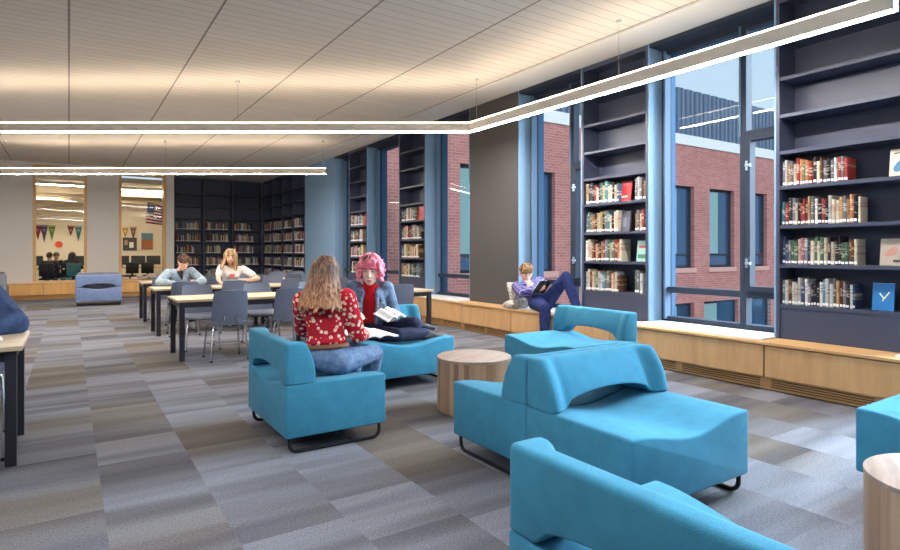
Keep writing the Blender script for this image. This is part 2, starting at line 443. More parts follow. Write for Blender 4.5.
# ------------------------------------------------------------------ benches
def bench_right():
    t = thing('window_bench', 'long maple bench running under the dark bookcases and tall windows', 'bench', (0, 0, 0))
    put('bench_top', bx(XB - 0.012, XW + 0.02, -6, 16.86, 0.435, 0.462, bev=0.003), m_wood('maple_top', (200, 162, 114), (182, 142, 94), (3, 1, 8), 2.0), t, smooth=0)
    js = [-6, -3.5, -0.6, 1.1, 2.98, 4.87, 6.77, 8.09, 9.4, 10.75, 12.1, 13.4, 14.7, 16.0, 16.86]
    for a, b in zip(js, js[1:]):
        put('front_panel', bx(XB, XB + 0.03, a + 0.007, b - 0.007, 0.13, 0.425, bev=0.002), MAPLEV, t, smooth=0)
        if b > 0 and b < 17:
            # slatted air grille between solid blocks
            holes = [(a + 0.05, (a + b) / 2 - 0.04, z, z + 0.012) for z in (0.03, 0.052, 0.074, 0.096)] + [((a + b) / 2 + 0.04, b - 0.05, z, z + 0.012) for z in (0.03, 0.052, 0.074, 0.096)]
            put('grille', holed((a, b), (0.012, 0.122), holes, XB + 0.03, XB + 0.05, 'x'), m_wood('grille_wood', (190, 148, 100), (164, 124, 80), (3, 1, 8), 2.0), t, smooth=0)
        else:
            put('grille', bx(XB + 0.03, XB + 0.05, a, b, 0.012, 0.122), MATS.get('grille_wood') or MAPLEV, t, smooth=0)
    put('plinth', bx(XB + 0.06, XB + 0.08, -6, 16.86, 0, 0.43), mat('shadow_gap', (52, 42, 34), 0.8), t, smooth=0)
bench_right()
def bench_back():
    t = thing('wall_bench', 'low maple bench under the two classroom windows of far wall', 'bench', (0, 0, 0))
    put('bench_top', bx(-9, 2.7, YB - 0.38, YB - 0.01, 0.43, 0.46, bev=0.003), MAPLE, t, smooth=0)
    js = [-9, -6.5, -4.2, -2.2, -0.6, 1.1, 2.7]
    for a, b in zip(js, js[1:]):
        put('front_panel', bx(a + 0.008, b - 0.008, YB - 0.36, YB - 0.33, 0.13, 0.425, bev=0.002), m_wood('maple_front', (226, 178, 112), (208, 158, 94), (6, 6, 0.8), 2.0), t, smooth=0)
    put('plinth', bx(-9, 2.7, YB - 0.32, YB - 0.02, 0, 0.43), m_wood('plinth_wood', (176, 132, 84), (150, 110, 66), (1, 5, 5), 2), t, smooth=0)
bench_back()

# ------------------------------------------------------------------ bookcases
ROWS_R = [0.805, 1.2, 1.585, 1.97, 2.32, 2.68, 3.05, 3.42]
ROWS_B = [0.46, 0.86, 1.28, 1.68, 2.09, 2.49, 2.9, 3.33]
def bookcase(label, loc, rotz, w, d, rows, base=0.462):
    t = thing('bookcase', label, 'bookcase', loc, rotz, 'dark built-in bookcases')
    put('side_panel', bx(0.003, 0.035, 0, d, base, CZ - 0.015), DARKSHELF, t, smooth=0)
    put('side_panel', bx(w - 0.035, w - 0.003, 0, d, base, CZ - 0.015), DARKSHELF, t, smooth=0)
    put('back_panel', bx(0.035, w - 0.035, d - 0.02, d - 0.004, base, CZ - 0.015), DARKSHELF, t, smooth=0)
    put('kick_panel', bx(0.035, w - 0.035, 0.012, 0.03, base, rows[0] - 0.035), DARKSHELF, t, smooth=0) if base < rows[0] - 0.1 else None
    mb = MB(); mb.prism([(0.0, CZ - 0.075), (0.02, CZ - 0.075), (0.02, CZ - 0.035), (d - 0.02, CZ - 0.035), (d - 0.02, CZ - 0.015), (0.0, CZ - 0.015)], 'x', 0.035, w - 0.035); put('top_panel', mb, DARKSHELF, t, smooth=0)
    for z in rows:
        put('shelf', bx(0.035, w - 0.035, 0.004, d - 0.02, z - 0.035, z, bev=0.002), DARKSHELF, t, smooth=0)
    return t
HALF = PI / 2
BAYW = {'near': 1.09, 'a': 1.09, 'b': 1.08, 'c': 1.05}
BAYLAB = {'near': 'wide dark bookcase beside the big window nearest the camera',
          'a': 'dark bookcase between the large window and the reading boy',
          'b': 'dark bookcase between two slim windows beyond the plain grey column',
          'c': 'dark bookcase beyond the slim windows, behind the pink-haired person'}
BAYPH = {'near': 'nearest wide bookcase', 'a': "bookcase beside the reading boy", 'b': 'bookcase next past the grey column', 'c': 'bookcase behind the pink hair'}
FARY = {'near': 3.05, 'a': 5.67, 'b': 10.95, 'c': 13.6}
for k in ('near', 'a', 'b', 'c'):
    bookcase(BAYLAB[k], (XW, FARY[k], 0), -HALF, BAYW[k], XG - XW + 0.02, ROWS_R)
# far alcove: three bays on the end wall, four along the side wall
BX = [2.95, 3.9, 4.86, 5.86]
BKL = ['first', 'second', 'third']
for i in range(3):
    bookcase('%s dark bay of the far end bookshelves, counted from the classroom window' % BKL[i], (BX[i], 21.4, 0), 0, BX[i + 1] - BX[i], 0.32, ROWS_B, 0.0)
SY = [21.36, 20.27, 19.09, 17.98, 16.88]
SDL = ['corner bay of the dark side-wall bookshelves, touching the end shelves', 'second bay of the dark side-wall bookshelves from the corner',
       'third bay of the dark side-wall bookshelves from the corner', 'last bay of the dark side-wall bookshelves, beside the blue panel']
for i in range(4):
    bookcase(SDL[i], (XW + 0.0, SY[i], 0), -HALF, SY[i] - SY[i + 1], 0.3, ROWS_B, 0.0)

# ------------------------------------------------------------------ books
BCOL = {'cream': ((226, 214, 190), (150, 60, 50)), 'tan': ((196, 160, 112), (70, 50, 36)), 'red': ((170, 62, 60), (236, 220, 200)),
        'orange': ((206, 136, 88), (250, 236, 210)), 'yellow': ((210, 180, 112), (60, 50, 40)), 'grey': ((128, 128, 134), (230, 226, 220)),
        'black': ((44, 42, 48), (216, 206, 190)), 'navy': ((52, 70, 110), (220, 214, 190)), 'blue': ((106, 140, 168), (240, 240, 240)),
        'green': ((92, 122, 100), (232, 226, 200)), 'brown': ((112, 78, 58), (220, 196, 150)), 'white': ((226, 226, 224), (60, 70, 100)),
        'maroon': ((110, 44, 52), (226, 206, 170)), 'teal': ((70, 136, 144), (240, 236, 220)), 'pink': ((206, 130, 140), (250, 244, 236))}
BM = {k: m_book('book_' + k, *v) for k, v in BCOL.items()}
SPINEW = mat('spine_sticker', (236, 236, 234), 0.6)
# unit book: thickness along x, spine at y = 0, height along z
cov = MB()
pr = [(0, 0.06), (0.12, 0), (0.88, 0), (1, 0.06), (1, 1), (0.9, 1), (0.9, 0.09), (0.1, 0.09), (0.1, 1), (0, 1)]
cov.prism(pr, 'z', 0, 1); COVER = cov.mesh('book_cover', 50)
BLOCK = bx(0.1, 0.9, 0.09, 0.96, 0.02, 0.975).mesh('page_block', 0)
STICK = bx(0.1, 0.9, -0.008, 0.03, 0.05, 0.15).mesh('spine_label', 0)
COVER.materials.append(BM['cream']); BLOCK.materials.append(PAPER); STICK.materials.append(SPINEW)
def new_book(loc, rotz, size, colr, label, group, parts=True):
    o = bpy.data.objects.new('book', COVER); COL.objects.link(o)
    o.location = loc; o.rotation_euler = (0, 0, rotz); o.scale = size
    o.material_slots[0].link = 'OBJECT'; o.material_slots[0].material = BM[colr]
    tag(o, label, 'book', group)
    if parts:
        for me in (BLOCK, STICK):
            c = bpy.data.objects.new(me.name, me); COL.objects.link(c); c.parent = o
    return o
ROWN = ['lowest row', 'second row up', 'third row up', 'top row']
PAL = ['cream', 'grey', 'black', 'tan', 'navy', 'white', 'brown', 'green', 'orange', 'blue', 'yellow', 'red', 'maroon', 'teal', 'pink']
PW = [13, 13, 9, 9, 5, 11, 6, 4, 3, 3, 2, 3, 2, 2, 2]
def shelf_row(bay, ri, spans, hs=(0.19, 0.26), th=(0.02, 0.036), pal=None):
    z = ROWS_R[ri]; n = 0; rz = -HALF; Y0 = FARY[bay]
    for (a, b, kind) in spans:
        x = a; last = None
        while x < b:
            t = R.uniform(*th); h = R.uniform(*hs); dp = R.uniform(0.14, 0.19)
            c = R.choices(PAL, PW)[0] if not pal or R.random() < 0.35 else R.choice(pal)
            if kind: c = kind
            inset = R.uniform(0.015, 0.03)
            lab = '%s book from left end, %s spine, %s, %s' % (ORD[n], c, ROWN[ri], BAYPH[bay])
            new_book((XW + inset, Y0 - x, z), rz, (t * 0.95, dp, h), c, lab, 'library books')
            x += t; n += 1
for ri, spans, pal in ((3, [(0.05, 0.60, None)], ['orange', 'white', 'cream', 'red', 'grey']), (2, [(0.05, 0.72, None)], ['grey', 'cream', 'red', 'tan', 'black']),
                  (1, [(0.05, 0.70, None)], ['black', 'grey', 'navy', 'green', 'cream']), (0, [(0.05, 0.68, None)], ['black', 'white', 'navy', 'grey'])):
    shelf_row('near', ri, spans, (0.2, 0.27), (0.022, 0.036), pal)
for ri, spans in ((3, [(0.06, 0.60, None), (0.88, 1.03, None)]), (2, [(0.06, 0.58, None), (0.88, 1.02, None)]), (1, [(0.06, 0.64, None)]), (0, [(0.06, 0.62, None), (0.88, 0.98, None)])):
    shelf_row('a', ri, spans, (0.21, 0.29), (0.028, 0.045))
for ri, spans in ((3, [(0.06, 0.62, None)]), (2, [(0.06, 0.90, None)]), (1, [(0.06, 0.80, None)]), (0, [(0.06, 0.80, None)])):
    shelf_row('b', ri, spans, (0.21, 0.29), (0.034, 0.055))
for ri, spans in ((3, [(0.06, 0.72, None)]), (2, [(0.06, 0.72, None)]), (1, [(0.06, 0.74, None)]), (0, [(0.06, 0.74, None)])):
    shelf_row('c', ri, spans, (0.21, 0.29), (0.038, 0.06))
# books standing face out: width along local x
def face_out(bay, x, ri, w, h, base, deco, label, lean=0.12):
    t = thing('display_book', label, 'book', (XW + 0.07, FARY[bay] - x, ROWS_R[ri] + 0.002), -HALF, 'display books')
    for o in (put('cover', bx(0, w, 0, 0.022, 0, h, bev=0.002), mat('cover_' + base[0], base[1], 0.4), t, smooth=0),):
        pass
    put('page_block', bx(0.004, w - 0.002, 0.004, 0.018, 0.004, h + 0.001), PAPER, t, smooth=0)
    for nm, mb, m in deco: put(nm, mb, m, t)
    t.rotation_euler = (-lean, 0, -HALF)
def strip(x0, x1, z0, z1): return bx(x0, x1, -0.003, 0.001, z0, z1)
mb = MB()
mb.tube([(0.055, -0.002, 0.15), (0.08, -0.002, 0.118), (0.088, -0.002, 0.1)], [0.003, 0.004, 0.005], 6); mb.tube([(0.088, -0.002, 0.1), (0.12, -0.002, 0.15), (0.128, -0.002, 0.165)], [0.005, 0.004, 0.002], 6); mb.tube([(0.088, -0.002, 0.1), (0.078, -0.002, 0.08)], [0.005, 0.002], 6)
face_out('near', 0.80, 0, 0.165, 0.24, ('sky', (40, 120, 186)), [('cover_picture', mb, mat('pale_yellow_ink', (226, 220, 150), 0.6))], 'blue book with a pale branching mark, standing face out on lowest row')
mb = MB(); mb.hull([((0.1, 0, 0.13), (0.03, 0.002, 0.04)), ((0.06, 0, 0.1), (0.03, 0.002, 0.02))])
face_out('near', 0.86, 1, 0.165, 0.235, ('stone', (176, 164, 152)), [('cover_picture', mb, mat('dusty_pink_ink', (186, 138, 126), 0.7)), ('title_strip', strip(0.1, 0.15, 0.03, 0.05), mat('dark_ink', (50, 50, 56), 0.6))], 'stone grey book with a dusty pink figure, standing face out')
mb = MB(); mb.hull([((0.05, 0, 0.07), (0.022, 0.002, 0.03)), ((0.07, 0, 0.12), (0.008, 0.002, 0.02)), ((0.1, 0, 0.05), (0.04, 0.002, 0.008))])
face_out('near', 0.93, 3, 0.16, 0.24, ('ivory', (206, 198, 182)), [('cover_picture', mb, mat('slate_blue_ink', (70, 120, 160), 0.7)), ('title_strip', strip(0.03, 0.13, 0.2, 0.21), MATS['dark_ink'])], 'ivory book with a small blue figure, standing face out on top row')
face_out('a', 0.86, 1, 0.17, 0.26, ('mint', (150, 196, 186)), [('title_strip', strip(0.03, 0.14, 0.17, 0.2), mat('red_ink', (190, 70, 60), 0.6)), ('cover_picture', strip(0.02, 0.15, 0.04, 0.09), mat('green_ink', (70, 130, 110), 0.6))], 'mint green picture book standing face out, two rows above the bench')
face_out('a', 0.60, 3, 0.17, 0.26, ('scarlet', (196, 40, 46)), [('title_strip', strip(0.02, 0.12, 0.05, 0.07), PAPER)], 'scarlet book standing face out at end of the top row')
face_out('a', 0.58, 2, 0.17, 0.26, ('slate', (84, 88, 104)), [('cover_picture', strip(0.05, 0.12, 0.06, 0.18), mat('grey_ink', (120, 124, 140), 0.6))], 'slate book standing face out at end of a row')
face_out('b', 0.66, 3, 0.26, 0.28, ('crimson', (176, 34, 44)), [('title_strip', strip(0.03, 0.2, 0.05, 0.08), MATS['red_ink'])], 'crimson book standing face out beyond the grey column')
face_out('c', 0.76, 3, 0.18, 0.27, ('cherry', (170, 40, 50)), [('title_strip', strip(0.03, 0.14, 0.05, 0.08), MATS['red_ink'])], 'cherry red book standing face out in the slim far bookcase')
# the far alcove's books: past the first three hundred, one mass
mb = MB(); keys = list(BM)
def far_row(put_, w, z, fill):
    x = 0.06
    while x < fill * w:
        t = R.uniform(0.025, 0.05); h = R.uniform(0.2, 0.29); c = keys.index(R.choices(PAL, PW)[0]); put_(x, t, z, h, c); x += t
for i in range(3):
    for z, f in zip(ROWS_B[:5], ((0.15, .75, .6), (.8, .6, .86), (.68, .55, .7), (.88, .84, .72), (.82, .8, .62))):
        def P(x, t, z, h, c, i=i):
            q = BX[i] + x; mb.box(q, q + t * 0.94, 21.43, 21.6, z, z + h, c); mb.box(q + .1 * t, q + t * 0.84, 21.424, 21.432, z + 0.012, z + 0.035, len(keys))
        far_row(P, BX[i + 1] - BX[i], z, f[i])
for i in range(4):
    for z, f in zip(ROWS_B[:5], ((.5, .3, .6, .2), (.94, .9, .95, .95), (.8, .85, .9, .94), (.82, .85, .86, .84), (.85, .82, .8, .7))):
        def P(x, t, z, h, c, i=i):
            q = SY[i] - x; mb.box(XW + 0.03, XW + 0.2, q - t * 0.94, q, z, z + h, c); mb.box(XW + 0.024, XW + 0.032, q - t * 0.84, q - .1 * t, z + 0.012, z + 0.035, len(keys))
        far_row(P, SY[i] - SY[i + 1], z, f[i])
fb = put('shelved_books', mb, [BM[k] for k in keys] + [SPINEW], None, smooth=0)
tag(fb, 'mixed books filling the dark shelves in the far corner', 'books', None, 'stuff')

# ------------------------------------------------------------------ lounge seating
def arch(y, W, p=0.36):
    q = min(1.0, abs(y) / (p * W)); return 0.5 + 0.5 * math.cos(PI * q)
def seat_mesh(D, W, mb=None):
    mb = mb or MB(); n = 28; ys = [-W / 2 + W * i / n for i in range(n + 1)]
    poly = [(y, 0.46 - 0.06 * arch(y, W, 0.46)) for y in ys]
    poly = [(-W / 2, 0.11)] + poly + [(W / 2, 0.11)]
    mb.prism(poly, 'x', 0.0, D); mb.bevel(0.014, 3, 50); return mb
def sstep(x):
    x = max(0.0, min(1.0, x)); return x * x * (3 - 2 * x)
def round_poly(P, rad, seg=4):
    out = []; n = len(P)
    for i in range(n):
        a, b, c = Vector(P[i - 1]), Vector(P[i]), Vector(P[(i + 1) % n]); r = rad[i]
        u, w = (a - b), (c - b); r = min(r, u.length * 0.45, w.length * 0.45)
        p, q = b + u.normalized() * r, b + w.normalized() * r
        for k in range(seg + 1):
            t = k / seg; out.append((p * (1 - t) ** 2 + b * 2 * t * (1 - t) + q * t * t))
    return out
def back_mesh(W, H=0.73, tb=0.205, tt=0.135):
    mb = MB(); n = 44; rings = []; e = 0.022
    ys = [(-W / 2, 0.018), (-W / 2 + 0.003, 0.010), (-W / 2 + 0.009, 0.0035), (-W / 2 + e, 0)]
    ys += [(-W / 2 + e + (W - 2 * e) * i / n, 0) for i in range(1, n)] + [(-y, d) for y, d in ys[::-1]]
    for y, d in ys:
        a = 1 - sstep((abs(y) / W - 0.36) / 0.105); q = abs(y) / (0.385 * W)
        zb = 0.461 + 0.085 * (math.sqrt(1 - q * q) if q < 1 else 0) * sstep((1 - q) * 6)
        c = 0.05 * a; b = tb - c * 0.75; t = tt - c; m = (b * 0.55 + t * 0.45) + 0.022 - c * 0.3
        zm = zb + (H - zb) * 0.52
        P = [(0, zb), (0, H), (t, H), (m, zm), (b, zb)]
        P = [(x + (d if k in (0, 1) else -d), z + (d if k in (0, 4) and d and False else 0) - (d if k in (1, 2) else 0)) for k, (x, z) in enumerate(P)]
        rings.append([mb.bm.verts.new((p.x, y, p.y)) for p in round_poly(P, [0.012, 0.022, 0.03, 0.12, 0.02])])
    k = len(rings[0])
    for a, b in zip(rings, rings[1:]):
        for i in range(k): mb.bm.faces.new((a[i], a[(i + 1) % k], b[(i + 1) % k], b[i]))
    mb.bm.faces.new(rings[0]); mb.bm.faces.new(rings[-1][::-1])
    return mb
def sled(D, y, r=0.0125, i=0.035):
    p = [(i, y, 0.115), (i, y, 0.05)]
    for k in range(1, 6): a = PI / 2 * k / 5; p.append((i + 0.05 * (1 - math.cos(a)), y, 0.0625 - 0.05 * math.sin(a) + 0.0))
    q = [(D - i - 0.05 * (1 - math.cos(PI / 2 * k / 5)), y, 0.0625 - 0.05 * math.sin(PI / 2 * k / 5)) for k in range(5, -1, -1)]
    return one('tube', p[:1] + [(i, y, 0.0625)] + p[2:] + q + [(D - i, y, 0.115)], r, 10)
def lounge(label, loc, rotz, D, W, fab=TEAL, group='teal lounge chairs', fab2=None, H=0.73):
    t = thing('lounge_chair', label, 'lounge chair', loc, rotz, group)
    put('seat_base', seat_mesh(D, W), fab, t, smooth=40); put('backrest', back_mesh(W, H), fab, t, smooth=40)
    for s in (-1, 1): put('sled_leg', sled(D, s * (W / 2 - 0.04)), BLACKM, t)
    if fab2:
        put('back_cushion', bx(0.14, 0.26, -W / 2 + 0.04, W / 2 - 0.04, 0.45, H + 0.06, bev=0.03), fab2, t); put('seat_pad', bx(0.2, D - 0.01, -W / 2 + 0.01, W / 2 - 0.01, 0.4, 0.475, bev=0.02), fab2, t)
    return t
lounge('teal lounge chair holding the person in the floral blouse', (1.165, 4.165, 0), 0, 0.715, 0.95)
lounge('teal lounge chair holding the pink-haired person', (2.8, 5.78, 0), -HALF, 0.86, 0.97)
lounge('teal lounge chair beyond the double sofa, empty, facing the round wood table', (4.66, 4.24, 0), PI, 0.87, 1.0)
lounge('teal lounge chair seen from behind, closest to the camera', (1.14, 0.93, 0), 0, 0.72, 0.96)
lounge('teal lounge chair cut off by the frame beside the low round table', (4.55, 0.95, 0), PI, 0.92, 1.0)
lounge('pale blue lounge chair standing alone by the far wall bench', (0.615, 16.6, 0), HALF, 0.8, 0.98, BLUEGREY, 'blue-grey lounge chairs', GREYFAB, 0.76)
lounge('grey lounge chair half hidden at the frame edge, near the far wall', (-1.8, 18.2, 0), HALF, 0.8, 0.98, m_fabric('mid_grey_upholstery', (128, 134, 140)), 'grey lounge chairs', GREYFAB, 0.76)
# back-to-back sofa
t = thing('double_sofa', 'long teal back-to-back sofa with two curved backrests in the middle', 'sofa', (2.62, 2.485, 0))
for s in (-1, 1):
    rz = s * HALF
    o = put('seat_base', seat_mesh(0.735, 0.96), TEAL, t, (0, 0, 0), rz, 40)
    o = put('backrest', back_mesh(0.96, 0.73, 0.235, 0.12), TEAL, t, (0, s * 0.0008, 0), rz, 40)
    for q in (-1, 1): put('sled_leg', sled(0.735, q * 0.44), BLACKM, t, (0, 0, 0), rz)

# ------------------------------------------------------------------ round tables
WALNUT = mat('striped_veneer', (186, 156, 124), 0.45); nt = NT(WALNUT); o = nt.sep(nt.obj())
ang = nt.math('ARCTAN2', o[1], o[0]); st = nt.math('FLOOR', nt.math('MULTIPLY', ang, 7.0))
v = nt.white(nt.comb(st, 2.0, 0.0)); g = nt.noise(nt.comb(nt.math('MULTIPLY', ang, 26.0), nt.math('MULTIPLY', o[2], 2.0), 0.0), 1.0, 3)
nt.col(nt.ramp(nt.math('MULTIPLY_ADD', v, 0.55, nt.math('MULTIPLY', g, 0.45)), [(0.2, (122, 92, 70)), (0.5, (158, 126, 98)), (0.8, (180, 152, 124))]))
TOPV = m_wood('greyed_veneer_top', (166, 150, 138), (138, 120, 108), (1.5, 12, 1), 2.2)
def round_table(label, x, y, r):
    t = thing('round_table', label, 'side table', (x, y, 0), 0.4, 'drum tables')
    put('drum', one('lathe', [(r * 0.96, 0.0), (r * 0.96, 0.012), (r, 0.014), (r, 0.428)], 64), WALNUT, t, smooth=40)
    mb = one('lathe', [(r - 0.001, 0.428), (r + 0.002, 0.43), (r + 0.002, 0.447), (r - 0.002, 0.45)], 64); put('table_top', mb, TOPV, t, smooth=40)
round_table('drum-shaped wood table between the teal lounge chairs', 2.85, 3.97, 0.31)
round_table('drum-shaped wood table cut off at the frame corner, next to teal chair', 2.84, 0.77, 0.31)

# ------------------------------------------------------------------ study tables and chairs
def study_table(label, x0, y0, L=1.8, Wd=0.84):
    t = thing('study_table', label, 'table', (x0, y0, 0), 0, 'study tables')
    put('table_top', bx(0, L, 0, Wd, 0.712, 0.742, bev=0.003), TABLETOP, t, smooth=0)
    put('apron', apron(L, Wd), CHARCOAL, t, smooth=0)
    for x in (0.03, L - 0.09):
        for y in (0.03, Wd - 0.09): put('leg', bx(x, x + 0.06, y, y + 0.06, 0, 0.711, bev=0.003), CHARCOAL, t, smooth=0)
    return t
def apron(L, W):
    mb = MB(); o = [(0.04, 0.04), (L - 0.04, 0.04), (L - 0.04, W - 0.04), (0.04, W - 0.04)]; i = [(0.065, 0.065), (L - 0.065, 0.065), (L - 0.065, W - 0.065), (0.065, W - 0.065)]
    V = [[mb.bm.verts.new((x, y, z)) for x, y in q] for q in (o, i) for z in (0.645, 0.7115)]
    ol, oh, il, ih = V
    for k in range(4):
        j = (k + 1) % 4
        for q in ((ol[k], ol[j], oh[j], oh[k]), (il[j], il[k], ih[k], ih[j]), (oh[k], oh[j], ih[j], ih[k]), (ol[j], ol[k], il[k], il[j])): mb.bm.faces.new(q)
    return mb
TY = [7.58, 10.03, 12.27]; RN = ['nearest row', 'middle row', 'farthest row']
for y, rn, dx in zip(TY, RN, (0.0, 0.03, 0.06)):
    study_table('pale-topped study table at the open end of the %s of tables' % rn, 1.08 + dx, y)
    study_table('pale-topped study table nearer the bookcases in the %s of tables' % rn, 2.89 + dx, y)
study_table('pale-topped study table at the frame edge under the leaning blue sleeve', -2.04, 4.43)

def shell_mesh(f, nu=14, nv=14, th=0.014):
    mb = MB(); G = {}
    P = {}
    for i in range(nu + 1):
        for j in range(nv + 1):
            u, v = -1 + 2 * i / nu, -1 + 2 * j / nv
            k = 0.14; uu = u * math.sqrt(1 - k * v * v * v * v * 0.9 * abs(u)); vv = v * math.sqrt(1 - k * u * u * u * u * 0.9 * abs(v))
            P[i, j] = Vector(f(uu, vv))
    def nrm(i, j):
        a = P[min(i + 1, nu), j] - P[max(i - 1, 0), j]; b = P[i, min(j + 1, nv)] - P[i, max(j - 1, 0)]
        return a.cross(b).normalized()
    A = {k: mb.bm.verts.new(p) for k, p in P.items()}; B = {k: mb.bm.verts.new(p - nrm(*k) * th) for k, p in P.items()}
    for i in range(nu):
        for j in range(nv):
            mb.bm.faces.new((A[i, j], A[i + 1, j], A[i + 1, j + 1], A[i, j + 1])); mb.bm.faces.new((B[i, j + 1], B[i + 1, j + 1], B[i + 1, j], B[i, j]))
    rim = [(i, 0) for i in range(nu)] + [(nu, j) for j in range(nv)] + [(i, nv) for i in range(nu, 0, -1)] + [(0, j) for j in range(nv, 0, -1)]
    for a, b in zip(rim, rim[1:] + rim[:1]): mb.bm.faces.new((A[b], A[a], B[a], B[b]))
    return mb
def chair_proto():
    t = thing('school_chair', 'x', 'chair', (0, 0, 0), 0, 'slate grey school chairs')
    put('seat', shell_mesh(lambda u, v: (u * 0.215, v * 0.21, 0.452 + 0.016 * u * u - 0.012 * v + (0.02 * max(0, -v - 0.55)) - 0.03 * max(0, v - 0.6) ** 2 * 4)), CHAIRSHELL, t, smooth=60)
    put('backrest', shell_mesh(lambda u, v: (u * (0.215 - 0.008 * (v + 1)), -0.205 - 0.045 * (v + 1) + 0.04 * u * u - 0.012 * (1 - v * v) , 0.645 + v * 0.215)), CHAIRSHELL, t, smooth=60)
    mb = MB(); mb.tube([(-0.12, -0.14, 0.437), (-0.1, -0.2, 0.43), (-0.07, -0.235, 0.5), (-0.07, -0.245, 0.56)], 0.011, 8); put('back_strut', mb, CHROME, t)
    mb = MB(); mb.tube([(0.12, -0.14, 0.437), (0.1, -0.2, 0.43), (0.07, -0.235, 0.5), (0.07, -0.245, 0.56)], 0.011, 8); put('back_strut', mb, CHROME, t)
    for s in (-1, 1):
        for q in (-1, 1):
            lg = put('leg', one('tube', [(0, q * 0.15, 0.432), (s * 0.14, q * 0.155, 0.432), (s * 0.172, q * 0.165, 0.425), (s * 0.188, q * 0.178, 0.395), (s * 0.215, q * 0.215, 0.012)], 0.0115, 8), CHROME, t)
            put('glide', one('lathe', [(0.014, 0), (0.016, 0.004), (0.014, 0.022)], 12, (s * 0.215, q * 0.215)), BLACKM, lg)
    return t
CH = chair_proto(); first = [True]
def school_chair(x, y, rz, label):
    if first[0]:
        first[0] = False; CH.location = (x, y, 0); CH.rotation_euler = (0, 0, rz); CH['label'] = label; return CH
    return dup(CH, (x, y, 0), rz, label)
cn = ['first', 'second', 'third', 'fourth']
for i, x in enumerate((1.63, 2.36, 3.13, 3.98)):
    school_chair(x, 7.56, R.uniform(-.06, .06), '%s slate grey chair backing the camera along the nearest table row' % cn[i])
for i, x in enumerate((1.5, 2.32, 3.15, 4.0)):
    school_chair(x, 8.5, PI + R.uniform(-.08, .08), '%s slate grey chair on the far side of the nearest table row' % cn[i])
for i, x in enumerate((1.53, 2.27, 3.21, 4.05)):
    school_chair(x, 10.1, R.uniform(-.05, .05), '%s slate grey chair backing the camera along the middle table row' % cn[i])
for x, l in ((1.66, 'slate grey chair under the boy in the pale denim shirt'), (2.52, 'slate grey chair under the girl in the white shirt'),
             (3.37, 'empty slate grey chair next after the girl in white'), (4.12, 'empty slate grey chair last along the far side of the middle row')):
    school_chair(x, 11.28, PI + R.uniform(-.05, .05), l)
for i, x in enumerate((1.5, 2.28, 3.25, 4.0)):
    school_chair(x, 12.36, R.uniform(-.08, .08), '%s slate grey chair backing the camera along the farthest table row' % cn[i])
for i, x in enumerate((3.3, 4.15, 4.6)):
    school_chair(x, 13.42 + 0.05 * i, PI + R.uniform(-.08, .08), '%s slate grey chair on the far side of the farthest table row' % cn[i])
school_chair(-0.56, 4.40, 0.0, 'slate grey chair tucked under the table at the frame edge')
school_chair(-0.605, 5.56, PI, 'slate grey chair carrying the person in the blue jacket')

# ------------------------------------------------------------------ people
def V(*a): return Vector(a)
def blob(name, mb, voxel, m, parent, smooth=4, org=(0, 0, 0)):
    me = mb.mesh(name, 0)
    for v in me.vertices: v.co -= Vector(org)
    o = bpy.data.objects.new(name, me); COL.objects.link(o)
    r = o.modifiers.new('r', 'REMESH'); r.mode = 'VOXEL'; r.voxel_size = voxel; r.use_smooth_shade = True
    if smooth:
        s = o.modifiers.new('s', 'SMOOTH'); s.factor = 0.5; s.iterations = smooth
    dg = bpy.context.evaluated_depsgraph_get(); dg.update()
    ev = o.evaluated_get(dg); nm = bpy.data.meshes.new_from_object(ev)
    o.modifiers.clear(); o.data = nm; nm.name = name; bpy.data.meshes.remove(me)
    nm.polygons.foreach_set('use_smooth', [True] * len(nm.polygons))
    nm.materials.clear(); nm.materials.append(m)
    if parent: o.parent = parent
    return o
def cap(mb, a, b, ra, rb): mb.hull([(a, ra), (b, rb)])
def basis(f, up=V(0, 0, 1)):
    f = f.normalized(); r = f.cross(up).normalized(); u = r.cross(f).normalized()
    return Matrix((r, f, u)).transposed()    # columns: right, forward, up
def hand(mb, w, d, palm, size=1.0, curl=0.5, side=1):
    """w wrist, d finger direction, palm = direction the palm faces, side=+1 thumb along d x palm"""
    d = d.normalized(); n = (palm - d * palm.dot(d)).normalized(); s = d.cross(n) * side
    k = size
    mb.hull([(w, 0.021 * k), (w + d * 0.075 * k + s * 0.027 * k, 0.0125 * k), (w + d * 0.075 * k - s * 0.027 * k, 0.0125 * k), (w + d * 0.02 * k + s * 0.018 * k, 0.016 * k), (w + d * 0.02 * k - s * 0.018 * k, 0.016 * k)])
    for i, (o, L) in enumerate(((0.031, 0.068), (0.011, 0.077), (-0.010, 0.072), (-0.030, 0.056))):
        p = w + d * 0.078 * k + s * o * k; sp = s * (o * 0.35)
        a1 = curl * 0.6; a2 = curl * 1.5
        q = p + ((d + sp) * math.cos(a1) + n * math.sin(a1)) * L * 0.5 * k
        e = q + (d * math.cos(a2) + n * math.sin(a2)) * L * 0.5 * k
        cap(mb, p, q, 0.0098 * k, 0.0088 * k); cap(mb, q, e, 0.0088 * k, 0.0072 * k)
    p = w + d * 0.025 * k + s * 0.024 * k; q = p + (d * 0.6 + s * 0.65 + n * 0.35).normalized() * 0.042 * k; e = q + (d * 0.9 + s * 0.2 + n * 0.4).normalized() * 0.032 * k
    cap(mb, p, q, 0.014 * k, 0.011 * k); cap(mb, q, e, 0.011 * k, 0.008 * k)
